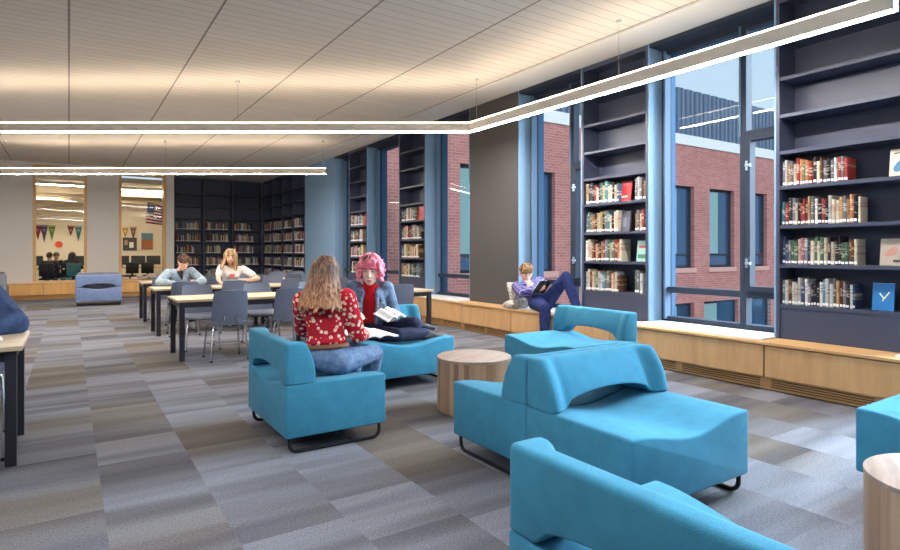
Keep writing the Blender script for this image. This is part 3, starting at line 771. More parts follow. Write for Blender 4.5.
def head(mb, c, B, k):
    def W(x, y, z): return c + B @ V(x * k, y * k, z * k)
    def E(p, r): return (W(*p), tuple(v * k for v in r), B)
    mb.hull([E((0, -0.012, 0.028), (0.076, 0.094, 0.088)), E((0, 0.02, -0.02), (0.066, 0.07, 0.07))])
    mb.hull([E((0, 0.022, -0.03), (0.062, 0.062, 0.05)), E((0, 0.058, -0.092), (0.028, 0.022, 0.02)), E((0.035, 0.02, -0.07), (0.02, 0.03, 0.02)), E((-0.035, 0.02, -0.07), (0.02, 0.03, 0.02))])
    mb.hull([E((0, 0.086, 0.012), (0.008, 0.008, 0.01)), E((0, 0.106, -0.028), (0.013, 0.011, 0.010)), E((0, 0.08, -0.034), (0.017, 0.01, 0.008))])
    mb.hull([E((0, 0.084, -0.066), (0.02, 0.007, 0.008)), E((0, 0.07, -0.066), (0.028, 0.006, 0.006))])
    for s in (-1, 1):
        mb.hull([E((s * 0.079, -0.012, 0.012), (0.008, 0.016, 0.022)), E((s * 0.076, -0.004, -0.022), (0.007, 0.010, 0.012))])
    return W, E
def face(W, E, B, k, parent, org, brow):
    f = V(*org)
    for s in (-1, 1):
        mb = MB(); mb.ball(W(s * 0.031, 0.0755, 0.012) - f, (0.0145 * k, 0.009 * k, 0.0085 * k), 2, 0, B); e = put('eye', mb, EYEW, parent)
        mb = MB(); mb.ball(W(s * 0.031, 0.0825, 0.0115) - f, (0.0072 * k, 0.004 * k, 0.0072 * k), 2, 0, B); put('iris', mb, IRIS, e)
        mb = MB(); mb.tube([W(s * 0.012, 0.0865, 0.031) - f, W(s * 0.03, 0.087, 0.0385) - f, W(s * 0.05, 0.074, 0.032) - f], [0.003 * k, 0.0042 * k, 0.002 * k], 6); put('eyebrow', mb, brow, parent)
    mb = MB(); mb.hull([(W(0, 0.0905, -0.0635) - f, (0.012 * k, 0.005 * k, 0.004 * k), B), (W(0.022, 0.079, -0.066) - f, 0.0025 * k), (W(-0.022, 0.079, -0.066) - f, 0.0025 * k), (W(0, 0.0895, -0.071) - f, (0.012 * k, 0.005 * k, 0.004 * k), B)])
    put('mouth', mb, LIP, parent)

def person(label, loc, J, k=1.0, voxel=0.007, skin=SKIN, brow=None, top=None, topname='shirt', sleeves=1.0, bottom=None, shoe=None, hands=True, group=None, loose=1.0, bust=0.0, name='person', hem=0.1, hk=1.0):
    """J: world joints. one continuous body, clothes as children"""
    org = V(*loc); t = thing(name, label, 'person', loc, 0, group)
    P = {a: V(*b) for a, b in J.items() if isinstance(b, tuple)}
    up = (P['neck'] - P['pelvis']).normalized(); fw = P['face_body'].normalized()
    right = fw.cross(up).normalized(); fw = up.cross(right).normalized(); TB = Matrix((right, fw, up)).transposed()
    sw = J.get('sw', 0.165) * k
    hB = basis(P['face'])
    def torso(mb, g, hem=None):
        pel, nk = P['pelvis'], P['neck']; L = (nk - pel).length
        c = lambda a: pel + (nk - pel) * a
        lo = (c(0.0), (0.15 * k + g, 0.105 * k + g, 0.10 * k + g), TB) if hem is None else (c(hem), (0.142 * k + g, 0.102 * k + g, 0.035 * k), TB)
        mb.hull([lo, (c(0.36), (0.118 * k + g, 0.088 * k + g, 0.08 * k), TB)])
        mb.hull([(c(0.36), (0.118 * k + g, 0.088 * k + g, 0.08 * k), TB), (c(0.68) , (0.142 * k + g, 0.1 * k + g, 0.09 * k), TB)])
        mb.hull([(c(0.68), (0.142 * k + g, 0.1 * k + g, 0.09 * k), TB), (P['sR'] * 0.72 + c(0.88) * 0.28, 0.05 * k + g), (P['sL'] * 0.72 + c(0.88) * 0.28, 0.05 * k + g), (c(0.93), (0.07 * k + g, 0.055 * k + g, 0.04 * k), TB)])
        if bust:
            for s in (-1, 1): mb.hull([(c(0.7) + right * s * 0.062 * k + fw * 0.07 * k, 0.05 * k + g), (c(0.74) + right * s * 0.062 * k + fw * 0.03 * k, 0.055 * k + g)])
    c = P['neck'] - up * 0.035 * k
    P['sR'] = J.get('sRv') and V(*J['sRv']) or c + right * sw; P['sL'] = J.get('sLv') and V(*J['sLv']) or c - right * sw
    mb = MB()
    torso(mb, 0)
    hc = P['head']; mb.hull([(P['neck'] - up * 0.03 * k, 0.056 * k), (hc + hB @ V(0, -0.02 * k, -0.06 * k), 0.05 * k)])
    W, E = head(mb, hc, hB, k * hk)
    for s in 'RL':
        mb.hull([(P['s' + s], 0.053 * k), (P['e' + s], 0.036 * k)]); mb.hull([(P['e' + s], 0.036 * k), (P['e' + s] * 0.6 + P['w' + s] * 0.4, 0.037 * k), (P['w' + s], 0.024 * k)])
        if hands: hand(mb, P['w' + s], P['d' + s], P['p' + s], 0.95 * k, J.get('curl' + s, 0.5), 1 if s == 'R' else -1)
        hip = P['h' + s]
        mb.hull([(hip, 0.085 * k), (P['k' + s], 0.055 * k)]); mb.hull([(P['k' + s], 0.055 * k), (P['k' + s] * 0.65 + P['a' + s] * 0.35, 0.056 * k), (P['a' + s], 0.036 * k)])
        mb.hull([(hip, 0.085 * k), (P['pelvis'], 0.095 * k)])
        td = P['t' + s].normalized(); mb.hull([(P['a' + s], 0.036 * k), (P['a' + s] + td * 0.10 * k + P.get('n' + s, V(0, 0, -1)).normalized() * 0.04 * k, 0.026 * k)]) if 't' + s in P else None
    blob('body', mb, voxel, skin, t, 4, loc)
    face(W, E, hB, k * hk, t, loc, brow or IRIS)
    if top:
        mb = MB(); g = 0.014 * k * loose; torso(mb, g, hem)
        mb.hull([(P['neck'] - up * 0.045 * k, (0.085 * k, 0.07 * k, 0.03 * k), TB), (P['neck'] - up * 0.1 * k, (0.13 * k, 0.09 * k, 0.04 * k), TB)])
        for s in ('RL' if sleeves > 0.05 else ''):
            e, w = P['e' + s], P['w' + s]
            if sleeves >= 1.0:
                mb.hull([(P['s' + s], 0.055 * k + g * 1.3), (e, 0.040 * k + g * 1.5)]); ww = e + (w - e) * (0.94 if sleeves == 1.0 else min(1.0, sleeves - 1)); mb.hull([(e, 0.040 * k + g * 1.5), (e * 0.6 + ww * 0.4, 0.04 * k + g * 1.2), (ww, 0.029 * k + g * 0.9)])
            else:
                ee = P['s' + s] + (e - P['s' + s]) * sleeves; mb.hull([(P['s' + s], 0.055 * k + g * 1.3), (ee, 0.048 * k + g * 1.6)])
        blob(topname, mb, voxel, top, t, 5, loc)
    if bottom:
        mb = MB(); g = 0.011 * k
        mb.hull([(P['pelvis'], (0.152 * k + g, 0.108 * k + g, 0.102 * k + g), TB), (P['pelvis'] + up * 0.04 * k, (0.15 * k + g, 0.107 * k + g, 0.08 * k), TB), (P['hR'], 0.09 * k + g), (P['hL'], 0.09 * k + g)])
        for s in 'RL':
            a = P['k' + s] + (P['a' + s] - P['k' + s]) * 0.94
            mb.hull([(P['h' + s], 0.088 * k + g), (P['k' + s], 0.057 * k + g)]); mb.hull([(P['k' + s], 0.057 * k + g), (P['k' + s] * 0.65 + a * 0.35, 0.056 * k + g), (a, 0.042 * k + g)])
        blob('trousers', mb, voxel, bottom, t, 4, loc)
    if shoe:
        for s in 'RL':
            if 't' + s not in P: continue
            td = P['t' + s].normalized(); a = P['a' + s]; dn = V(*J.get('sole', (0, 0, -1)))
            if 'n' + s in P: dn = P['n' + s].normalized()
            mb = MB(); mb.hull([(a, 0.044 * k), (a - td * 0.03 * k + dn * 0.045 * k, 0.036 * k), (a + td * 0.08 * k + dn * 0.035 * k, 0.042 * k)]); mb.hull([(a + td * 0.08 * k + dn * 0.04 * k, 0.04 * k), (a + td * 0.155 * k + dn * 0.055 * k, 0.03 * k), (a - td * 0.03 * k + dn * 0.055 * k, 0.03 * k)])
            blob('shoe', mb, voxel, shoe[0], t, 3, loc)
    return t, P, hB, W, E, TB

def hair_cap(mb, W, E, extra=0.012, part=0):
    x = extra
    mb.hull([E((0, -0.022, 0.04), (0.078 + x, 0.094 + x, 0.084 + x)), E((0, -0.04, -0.01), (0.072 + x, 0.06 + x, 0.05))])
    mb.hull([E((0, 0.03 - 0.012 * part, 0.078 + 0.014 * part), (0.062 + x * 0.6, 0.05 + x * 0.5 - 0.006 * part, 0.036 + x - 0.012 * part)), E((0, -0.02, 0.06), (0.07 + x, 0.07, 0.06 + x))])
def short_hair(W, E, k, B, m, parent, loc, messy=0.02, n=70):
    mb = MB(); hair_cap(mb, W, E, 0.008)
    rr = random.Random(5)
    for i in range(n):
        a = rr.uniform(-PI, PI); el = rr.uniform(0.15, 1.3)
        d = V(math.sin(a) * math.cos(el), math.cos(a) * math.cos(el), math.sin(el))
        if d.y > 0.75 and el < 0.6: continue
        p = V(d.x * 0.084, -0.015 + d.y * 0.098, 0.035 + d.z * 0.095)
        q = p + V(rr.uniform(-1, 1) * messy + d.x * 0.008, rr.uniform(-0.2, 1) * messy, rr.uniform(-0.3, 0.5) * messy + d.z * 0.012)
        mb.hull([(W(*p), 0.014 * k), (W(*q), 0.006 * k)])
    for i in range(14):     # fringe over the forehead
        x = -0.066 + 0.132 * i / 13
        p = V(x * 0.85, 0.066 - 2.2 * x * x, 0.088); q = V(x + 0.01, 0.089 - 3.2 * x * x, 0.05 + rr.uniform(-0.008, 0.014))
        mb.hull([(W(*p), 0.015 * k), (W(*q), 0.007 * k)])
    return blob('hair', mb, 0.006 * k, m, parent, 2, loc)
def long_hair(W, E, k, B, m, parent, loc, length=0.36, fwd=None, back=True, spread=1.0, front_side=0.55, fall=V(0, 0, -1), lean=None, n=34):
    mb = MB(); hair_cap(mb, W, E, 0.012, 1); rr = random.Random(9)
    for i in range(n):
        f = -1 + 2 * i / (n - 1); a = PI + f * PI * front_side          # PI = behind the head
        ox, oy = math.sin(a), math.cos(a)
        top = V(ox * 0.05, -0.02 + oy * 0.05, 0.118); s1 = V(ox * 0.092, -0.018 + oy * 0.106, 0.05); s2 = V(ox * 0.098, -0.02 + oy * 0.112, -0.03)
        pts = [W(*top), W(*s1), W(*s2)]
        L = length * rr.uniform(0.88, 1.04) * (1 - 0.12 * abs(f))
        base = pts[-1]; lat = B @ V(ox, oy * 0.55, 0); lat.z = 0
        for q in (0.33, 0.66, 1.0):
            wob = V(rr.uniform(-1, 1), rr.uniform(-1, 1), 0) * 0.009
            e = base + fall * L * q * k + lat * (0.055 * q * spread) * k + wob
            if lean: e += lean * q
            pts.append(e)
        rs = [0.017, 0.017, 0.0175, 0.0165, 0.0145, 0.008]
        for (p, r1), (q, r2) in zip(list(zip(pts, rs)), list(zip(pts, rs))[1:]): mb.hull([(p, r1 * k), (q, r2 * k)])
    return blob('hair', mb, 0.006, m, parent, 2, loc)

DENIM = m_denim('blue_jeans', (128, 150, 178), (74, 100, 138)); DENIMJ = m_denim('denim_jacket', (118, 134, 158), (72, 88, 114)); DARKJ = m_denim('dark_jeans', (48, 54, 76), (30, 32, 46))
NAVYJ = m_denim('navy_jeans', (44, 58, 108), (28, 36, 76)); JACKET = m_denim('blue_jacket', (62, 78, 110), (40, 52, 78))
DENIMP = m_denim('denim_light_seam', (160, 172, 188), (120, 136, 158)); FLORAL = m_floral(); REDKNIT = m_fabric('red_turtleneck', (196, 30, 36), 0.75, 200); PLAID = m_plaid()
WHITECL = mat('white_cotton', (236, 232, 226), 0.9); PALEDENIM = m_denim('pale_denim_shirt', (168, 186, 200), (126, 140, 152))
BLACKSHOE = mat('black_shoe', (24, 26, 34), 0.5); WHITESHOE = mat('white_shoe', (226, 226, 224), 0.5)
BROWNH = m_hair('brown_hair', (74, 54, 44), (132, 100, 78), (70, 70, 2.2), 0.36, 0.64, ((112, 70, 44), (196, 140, 98))); PINKH = m_hair('pink_hair', (226, 96, 122), (246, 160, 176), (30, 30, 30)); DARKROOT = mat('dark_hair_roots', (60, 40, 42), 0.6)
DARKBR = m_hair('dark_brown_hair', (50, 36, 28), (104, 76, 54)); SANDY = m_hair('sandy_hair', (92, 66, 44), (160, 124, 84)); BLONDE = m_hair('blonde_hair', (128, 98, 68), (200, 168, 124))

# person in the floral blouse, back to the camera
J = dict(pelvis=(1.60, 4.08, 0.535), neck=(1.585, 4.12, 1.0), face_body=(0.62, 0.78, 0), head=(1.61, 4.14, 1.15), face=(0.75, 0.66, -0.25),
         hR=(1.67, 4.02, 0.51), hL=(1.58, 4.18, 0.51), kR=(2.03, 4.17, 0.52), kL=(1.95, 4.42, 0.52), aR=(2.0, 4.30, 0.09), aL=(2.0, 4.52, 0.09), tR=(0.6, 0.8, 0), tL=(0.6, 0.8, 0),
         eR=(1.815, 4.03, 0.70), wR=(1.96, 4.22, 0.665), dR=(0.5, 0.8, -0.1), pR=(-0.2, 0.2, -1), eL=(1.53, 4.42, 0.72), wL=(1.74, 4.52, 0.66), dL=(0.9, 0.2, 0), pL=(0.2, -0.3, -1))
g1, P1, B1, W1, E1, T1 = person('person with long brown hair and red floral blouse, seated with back to camera', (1.6, 4.1, 0), J, 1.0, 0.007, SKIN, None, FLORAL, 'blouse', 1.0, DENIM, (WHITESHOE,), loose=1.3, hem=0.26)
long_hair(W1, E1, 1.0, B1, BROWNH, g1, (1.6, 4.1, 0), 0.255, spread=1.05, front_side=0.66, lean=V(-0.055, -0.06, 0), n=38)
mb = MB(); up = V(0, 0, 1); pc = V(1.6, 4.08, 0.625) - V(1.6, 4.1, 0)
mb.tube([pc + T1 @ V(0.142 * math.cos(a), 0.102 * math.sin(a), -0.0) for a in [2 * PI * i / 28 for i in range(28)]], 0.018, 8, closed=True); put('belt', mb, mat('tan_leather', (132, 84, 56), 0.6), g1)

# pink-haired person in the denim jacket
J = dict(pelvis=(2.56, 5.42, 0.53), neck=(2.55, 5.36, 0.98), face_body=(-0.42, -0.9, 0), head=(2.53, 5.31, 1.125), face=(-0.52, -0.84, -0.12),
         hR=(2.46, 5.40, 0.52), hL=(2.65, 5.37, 0.53), kR=(2.72, 5.06, 0.50), kL=(2.92, 5.12, 0.60), aR=(3.06, 5.10, 0.49), aL=(3.12, 5.36, 0.54), tR=(0.95, -0.1, 0.0), tL=(0.9, -0.35, 0.1),
         nR=(0.0, -0.6, -0.8), nL=(0.1, 0.3, -0.95),
         eR=(2.24, 5.36, 0.74), wR=(2.27, 5.14, 0.745), dR=(0.3, -0.9, -0.2), pR=(0.2, -0.2, -1), eL=(2.80, 5.30, 0.70), wL=(2.70, 5.09, 0.665), dL=(-0.7, -0.5, 0), pL=(-0.3, 0.4, 0.6), curlL=0.9)
PL = (2.6, 5.35, 0)
g2, P2, B2, W2, E2, T2 = person('person with curly pink hair, red turtleneck and open denim jacket, seated cross-legged', PL, J, 1.03, 0.007, mat('skin_pale', (236, 196, 176), 0.55), None, REDKNIT, 'turtleneck', 0.02, DARKJ, (BLACKSHOE,), loose=0.3, hk=1.14)
# collar and jacket
mb = MB(); cap(mb, P2['neck'] - V(0, 0, 0.06), P2['neck'] + V(-0.01, -0.015, 0.055), 0.075, 0.066); blob('collar', mb, 0.008, REDKNIT, g2, 3, PL)
mb = MB(); k = 1.03; pel, nk = P2['pelvis'], P2['neck']; upv = (nk - pel).normalized(); rt = T2.col[0]; fwv = T2.col[1]
for s in (-1, 1):
    rows = []
    for a in (0.02, 0.36, 0.68, 0.9):
        cc = pel + (nk - pel) * a; wx = (0.165, 0.15, 0.168, 0.14)[(0.02, 0.36, 0.68, 0.9).index(a)]
        rows.append([(cc + rt * s * wx * 0.92, 0.03), (cc + rt * s * wx * 0.72 - fwv * 0.085, 0.03), (cc + rt * s * wx * 0.1 - fwv * 0.105, 0.03), (cc + rt * s * wx * 0.75 + fwv * 0.085, 0.026), (cc + rt * s * wx * 0.47 + fwv * 0.122, 0.018)])
    for A, Bq in zip(rows, rows[1:]):
        for i, j in ((0, 1), (1, 2), (0, 3), (3, 4)): mb.hull([A[i], A[j], Bq[i], Bq[j]])
for s in 'RL':
    mb.hull([(P2['s' + s], 0.078), (P2['e' + s], 0.062)]); w = P2['e' + s] + (P2['w' + s] - P2['e' + s]) * 0.86; mb.hull([(P2['e' + s], 0.062), (w, 0.046)])
    mb.hull([(P2['s' + s] + upv * 0.012, 0.078), (P2['neck'] - upv * 0.03 + rt * (0.085 if s == 'R' else -0.085) - fwv * 0.02, 0.045), (P2['neck'] - upv * 0.1 + rt * (0.11 if s == 'R' else -0.11) + fwv * 0.07, 0.04)])
jk = blob('jacket', mb, 0.008, DENIMJ, g2, 3, PL)
for s in (-1, 1):
    mb = MB(); b = P2['neck'] - upv * 0.02 - Vector(PL)
    mb.hull([(b + rt * s * 0.085 - fwv * 0.03 + upv * 0.02, 0.016), (b + rt * s * 0.15 + fwv * 0.05 - upv * 0.02, 0.014), (b + rt * s * 0.12 + fwv * 0.125 - upv * 0.11, 0.012), (b + rt * s * 0.075 + fwv * 0.095 - upv * 0.02, 0.016)])
    put('jacket_collar', mb, DENIMJ, jk)
    mb = MB(); pcn = pel + (nk - pel) * 0.66 + rt * s * 0.115 + fwv * 0.128 - Vector(PL)
    mb.hull([(pcn + rt * 0.04, 0.009), (pcn - rt * 0.04, 0.009), (pcn + rt * 0.038 - upv * 0.03, 0.009), (pcn - rt * 0.038 - upv * 0.03, 0.009), (pcn - upv * 0.045, 0.009)]); put('pocket_flap', mb, DENIMP, jk)
    mb = MB(); mb.tube([pel + (nk - pel) * q + rt * s * (0.079 + 0.0 * q) + fwv * 0.133 - Vector(PL) for q in (0.06, 0.25, 0.45, 0.65, 0.8)], 0.011, 8); put('placket', mb, DENIMP, jk)
    for q in (0.15, 0.3, 0.45, 0.6):
        mb = MB(); mb.ball(pel + (nk - pel) * q + rt * s * 0.085 + fwv * 0.139 - Vector(PL), 0.009, 2); put('button', mb, SILVER, jk)
rr = random.Random(3); mb = MB(); hair_cap(mb, W2, E2, 0.014)
mbr = MB()
for i in range(230):
    a = rr.uniform(-PI, PI); el = rr.uniform(-0.85, 1.5)
    d = V(math.sin(a) * math.cos(el), math.cos(a) * math.cos(el), math.sin(el))
    if d.y > 0.45 and el < 0.42 and abs(d.x) < 0.68: continue
    if d.y > 0.8 and el < 0.5: continue
    p = V(d.x * 0.108, -0.015 + d.y * 0.118, 0.03 + d.z * 0.112); r = rr.uniform(0.014, 0.026)
    mb.ball(W2(*p), r, 1)
    q = p + V(rr.uniform(-1, 1), rr.uniform(-1, 1), rr.uniform(-1, 0.6)) * 0.03; mb.hull([(W2(*p), r * 0.7), (W2(*q), 0.008)])
for s in (-1, 1):
    for i in range(12):
        p = V(s * rr.uniform(0.085, 0.108), rr.uniform(-0.04, 0.05), rr.uniform(-0.09, 0.0)); mb.ball(W2(*p), rr.uniform(0.018, 0.028), 1)
hp = blob('hair', mb, 0.006, PINKH, g2, 1, PL)
for i in range(9):
    x = 0.0 + rr.uniform(-0.03, 0.045); mbr = MB(); p = V(x, 0.045 + rr.uniform(-0.02, 0.03), 0.158 - abs(x) * 0.5)
    mbr.tube([W2(*p) - Vector(PL), W2(p.x + 0.006, p.y + 0.03, p.z - 0.012) - Vector(PL), W2(p.x + 0.01, p.y + 0.05, p.z - 0.032) - Vector(PL)], [0.003, 0.006, 0.003], 6); put('dark_root', mbr, DARKROOT, hp)
for s in 'RL':
    a = P2['a' + s]; mb = MB(); d = (P2['k' + s] - a).normalized(); cap(mb, a + d * 0.005 - Vector(PL), a + d * 0.045 - Vector(PL), 0.046, 0.047); put('sock', mb, WHITECL, g2)

# boy reading on the bench
kk = 1.17
J = dict(pelvis=(5.80, 6.40, 0.57), neck=(5.80, 6.70, 0.86), face_body=(-0.25, -0.75, 0.6), head=(5.76, 6.68, 0.99), face=(-0.42, -0.85, -0.35),
         hR=(5.70, 6.36, 0.57), hL=(5.88, 6.36, 0.57), kR=(5.47, 5.95, 0.545), kL=(5.86, 5.94, 0.97), aR=(5.42, 5.90, 0.12), aL=(5.86, 5.72, 0.545), tR=(-0.6, -0.6, 0), tL=(0, -1, 0.0),
         eR=(5.55, 6.52, 0.72), wR=(5.66, 6.36, 0.76), dR=(0.3, -0.6, 0.3), pR=(0.6, 0.2, 0.2), eL=(5.82, 6.40, 0.70), wL=(5.655, 6.47, 0.79), dL=(0.05, 0.35, 0.9), pL=(0.5, 0.8, 0.0), curlL=0.9)
KL = (5.8, 6.4, 0.462)
g3, P3, B3, W3, E3, T3 = person('person with sandy hair and plaid shirt reading, legs up on the window bench', KL, J, kk, 0.010, SKIN, None, PLAID, 'shirt', 1.0, NAVYJ, (BLACKSHOE,), loose=1.2)
short_hair(W3, E3, kk, B3, SANDY, g3, KL, 0.016, 90)

# boy in pale denim shirt at the middle table
J = dict(pelvis=(1.64, 11.30, 0.56), neck=(1.62, 11.10, 1.0), face_body=(0.05, -1, -0.1), head=(1.67, 11.0, 1.13), face=(0.22, -0.85, -0.42),
         hR=(1.55, 11.26, 0.54), hL=(1.73, 11.26, 0.54), kR=(1.5, 10.85, 0.54), kL=(1.78, 10.85, 0.54), aR=(1.48, 10.92, 0.09), aL=(1.8, 10.92, 0.09), tR=(0, -1, 0), tL=(0, -1, 0),
         eR=(1.27, 10.86, 0.81), wR=(1.50, 10.74, 0.79), dR=(0.95, -0.1, -0.05), pR=(0, 0, -1), eL=(1.97, 10.92, 0.81), wL=(1.80, 10.72, 0.79), dL=(-0.9, -0.2, -0.05), pL=(0, 0, -1), sw=0.17)
TL = (1.64, 11.28, 0)
g4, P4, B4, W4, E4, T4 = person('person with short dark hair and pale denim shirt bent over papers', TL, J, 1.12, 0.011, SKIN, None, PALEDENIM, 'shirt', 1.0, DARKJ, (WHITESHOE,))
short_hair(W4, E4, 1.12, B4, DARKBR, g4, TL, 0.02, 60)
mb = MB(); b = P4['neck'] - Vector(TL); mb.hull([(b + V(-0.03, -0.075, -0.03), 0.02), (b + V(0.03, -0.075, -0.03), 0.02), (b + V(0.02, -0.12, -0.15), 0.012)]); put('undershirt', mb, mat('black_cotton', (28, 28, 34), 0.9), g4)

# girl in the white shirt
J = dict(pelvis=(2.52, 11.34, 0.56), neck=(2.53, 11.20, 1.05), face_body=(-0.12, -1, 0), head=(2.48, 11.12, 1.225), face=(-0.22, -0.95, -0.12),
         hR=(2.42, 11.3, 0.54), hL=(2.62, 11.3, 0.54), kR=(2.4, 10.9, 0.54), kL=(2.66, 10.9, 0.54), aR=(2.4, 10.95, 0.09), aL=(2.66, 10.95, 0.09), tR=(0, -1, 0), tL=(0, -1, 0),
         eR=(2.24, 11.02, 0.86), wR=(2.22, 10.76, 0.79), dR=(0.2, -0.9, -0.1), pR=(0, 0, -1), eL=(2.93, 10.92, 0.83), wL=(2.66, 10.80, 0.80), dL=(-0.95, -0.1, 0), pL=(0, 0, -1), sw=0.17)
GL = (2.52, 11.32, 0)
g5, P5, B5, W5, E5, T5 = person('person with long blonde hair in a white shirt, writing at the middle table', GL, J, 1.12, 0.011, SKIN, None, WHITECL, 'shirt', 0.62, DENIM, (WHITESHOE,), loose=0.55, bust=1)
long_hair(W5, E5, 1.12, B5, BLONDE, g5, GL, 0.2, spread=0.6, front_side=0.72, n=30, lean=V(-0.05, -0.03, 0))
mb = MB(); cc = P5['pelvis'] + (P5['neck'] - P5['pelvis']) * 0.66 + V(-0.02, -0.165, 0) - Vector(GL)
mb.prism([(cc.x + x * 0.06, cc.z + z * 0.06) for x, z in ((0, -0.8), (0.5, -0.2), (0.7, 0.2), (0.55, 0.55), (0.25, 0.6), (0, 0.35), (-0.25, 0.6), (-0.55, 0.55), (-0.7, 0.2), (-0.5, -0.2))], 'y', cc.y - 0.004, cc.y + 0.03); put('heart_print', mb, mat('coral_print', (226, 96, 100), 0.8), g5)

# person at the frame's edge
J = dict(pelvis=(-0.70, 5.60, 0.57), neck=(-0.69, 5.46, 1.04), face_body=(0.1, -1, 0), head=(-0.73, 5.38, 1.19), face=(-0.1, -0.9, -0.35),
         hR=(-0.80, 5.56, 0.55), hL=(-0.61, 5.56, 0.55), kR=(-0.82, 5.16, 0.54), kL=(-0.55, 5.14, 0.54), aR=(-0.80, 5.2, 0.09), aL=(-0.56, 5.2, 0.09), tR=(0, -1, 0), tL=(0.1, -1, 0),
         eR=(-1.02, 5.24, 0.82), wR=(-0.88, 5.02, 0.79), dR=(0.9, -0.2, 0), pR=(0, 0, -1), eL=(-0.32, 5.18, 0.805), wL=(-0.58, 5.02, 0.79), dL=(-0.9, -0.2, 0), pL=(0, 0, -1), sw=0.185)
LL = (-0.70, 5.58, 0)
g6, P6, B6, W6, E6, T6 = person('person in a dark blue jacket leaning on the table at the frame edge', LL, J, 1.05, 0.010, SKIN, None, JACKET, 'jacket', 1.0, DENIM, (BLACKSHOE,), loose=2.0)
short_hair(W6, E6, 1.05, B6, DARKBR, g6, LL, 0.02, 40)

# ------------------------------------------------------------------ books and papers in use
def open_book(label, loc, rz, tilt, w, h, th=0.012, name='open_book', pages=PAPER, coverm=None, sag=0.02, pair=True):
    t = thing(name, label, 'book' if coverm else 'papers', loc, rz); t.rotation_euler = (tilt[0], tilt[1], rz)
    n = 9
    def half(s, off, hh, mg):
        mb = MB(); A = []; Bq = []
        for i in range(n + 1):
            u = i / n; x = s * (u * (w / 2 - mg)); z = sag * math.sin(PI * min(1, u * 1.35)) * (1 - u * 0.4) if pair else sag * u * u
            A.append((x, z + off)); Bq.append((x, z * 0.6 + off + hh if False else z + off + hh * (1 - 0.3 * u)))
        mb.prism(A + Bq[::-1], 'y', -h / 2 + mg, h / 2 - mg); return mb
    for s in (-1, 1): put('page', half(s, 0.004, th, 0.005), pages, t)
    if coverm:
        for s in (-1, 1): put('cover', half(s, 0, 0.0035, 0), coverm, t)
    return t
open_book('large white open book lying on the lap of the floral blouse', (2.07, 4.40, 0.632), 0.35, (0.12, 0.05), 0.46, 0.30, 0.016, coverm=mat('cover_dark', (60, 60, 70), 0.5))
open_book('open book with curling white pages in the hands of the pink-haired person', (2.63, 5.08, 0.695), 0.35, (0.35, -0.1), 0.28, 0.2, 0.014, coverm=mat('cover_grey', (90, 92, 100), 0.5), sag=0.04)
t = open_book('dark-covered open book held against the knees on the window bench', (5.69, 6.25, 0.81), 0.3, (1.0, 0.0), 0.30, 0.22, 0.012, coverm=mat('cover_black', (34, 34, 40), 0.5))
t.rotation_euler = (-0.95, 0.1, 0.25)
open_book('open papers under the hands of the boy in pale denim', (1.72, 10.56, 0.744), 0.1, (0, 0), 0.5, 0.28, 0.006, sag=0.006, name='open_notebook')
open_book('open notebook in front of the girl in the white shirt', (2.5, 10.6, 0.744), -0.1, (0, 0), 0.42, 0.28, 0.006, sag=0.006, name='open_notebook')
tag(put('paper_sheet', bx(-0.15, 0.15, -0.11, 0.11, 0, 0.002), PAPER, None, (-0.52, 4.86, 0.7425), 0.1, 0), 'white paper sheet on the table below the dark blue jacket', 'paper')
mb = MB(); mb.tube([(0, 0, 0), (0.05, -0.02, -0.035), (0.1, -0.04, -0.07)], [0.004, 0.004, 0.001], 8)
tag(put('pen', mb, mat('pen_grey', (90, 90, 96), 0.4), None, (2.27, 5.06, 0.75)), 'thin grey pen between the two seated readers', 'pen')
# pillows behind the boy
def pillow(label, loc, rot, s):
    mb = MB(); n = 12; G = {}
    for sgn in (-1, 1):
        for i in range(n + 1):
            for j in range(n + 1):
                u, v = -1 + 2 * i / n, -1 + 2 * j / n; e = (1 - u ** 4) * (1 - v ** 4); q = 1 - 0.07 * (1 - abs(u)) * abs(v) - 0.0
                if sgn > 0 and e <= 1e-9: G[i, j, 1] = G[i, j, -1]; continue
                G[i, j, sgn] = mb.bm.verts.new((u * s * (1 - 0.06 * (1 - v * v)), sgn * 0.075 * math.sqrt(max(e, 0)), v * s * (1 - 0.06 * (1 - u * u))))
    for sgn in (-1, 1):
        for i in range(n):
            for j in range(n):
                f = (G[i, j, sgn], G[i + 1, j, sgn], G[i + 1, j + 1, sgn], G[i, j + 1, sgn])
                mb.bm.faces.new(f)
    o = put('pillow', mb, m_pillow(), None, loc, 0, 60); o.rotation_euler = rot; return tag(o, label, 'pillow')
pillow('patterned grey pillow upright behind the back of the reading boy', (5.77, 6.86, 0.67), (-0.35, 0.0, 0.1), 0.205)
pillow('patterned grey pillow lying flat on the bench by the grey column', (5.68, 6.82, 0.52), (1.45, 0.0, -0.1), 0.16)

# ------------------------------------------------------------------ classroom behind the far wall
CREAM = mat('cream_paint', (238, 228, 210), 0.85)
struct('wall_classroom', bx(-5.2, 3.6, 28.0, 28.2, 0, 3.6), CREAM)
struct('wall_classroom_side', bx(3.4, 3.6, 21.96, 28.0, 0, 3.6), CREAM)
struct('wall_classroom_left', bx(-5.2, -5.0, 20.25, 28.0, 0, 3.6), CREAM)
struct('floor_classroom', bx(-5.2, 3.6, 22.2, 28.2, -0.2, 0), CARPET)
struct('ceiling_classroom', bx(-5.2, 3.6, 22.2, 28.2, 3.62, 3.8), CREAM)
for q, y in enumerate((23.6, 25.2, 26.8)): struct('trim_%d' % (q + 5), bx(-5.0, 3.4, y, y + 0.16, 3.3, 3.62), mat('beam_taupe', (176, 160, 138), 0.8))
WLED = mat('classroom_led', (255, 240, 214), 0.5, emit=(255, 236, 204), estr=50.0)
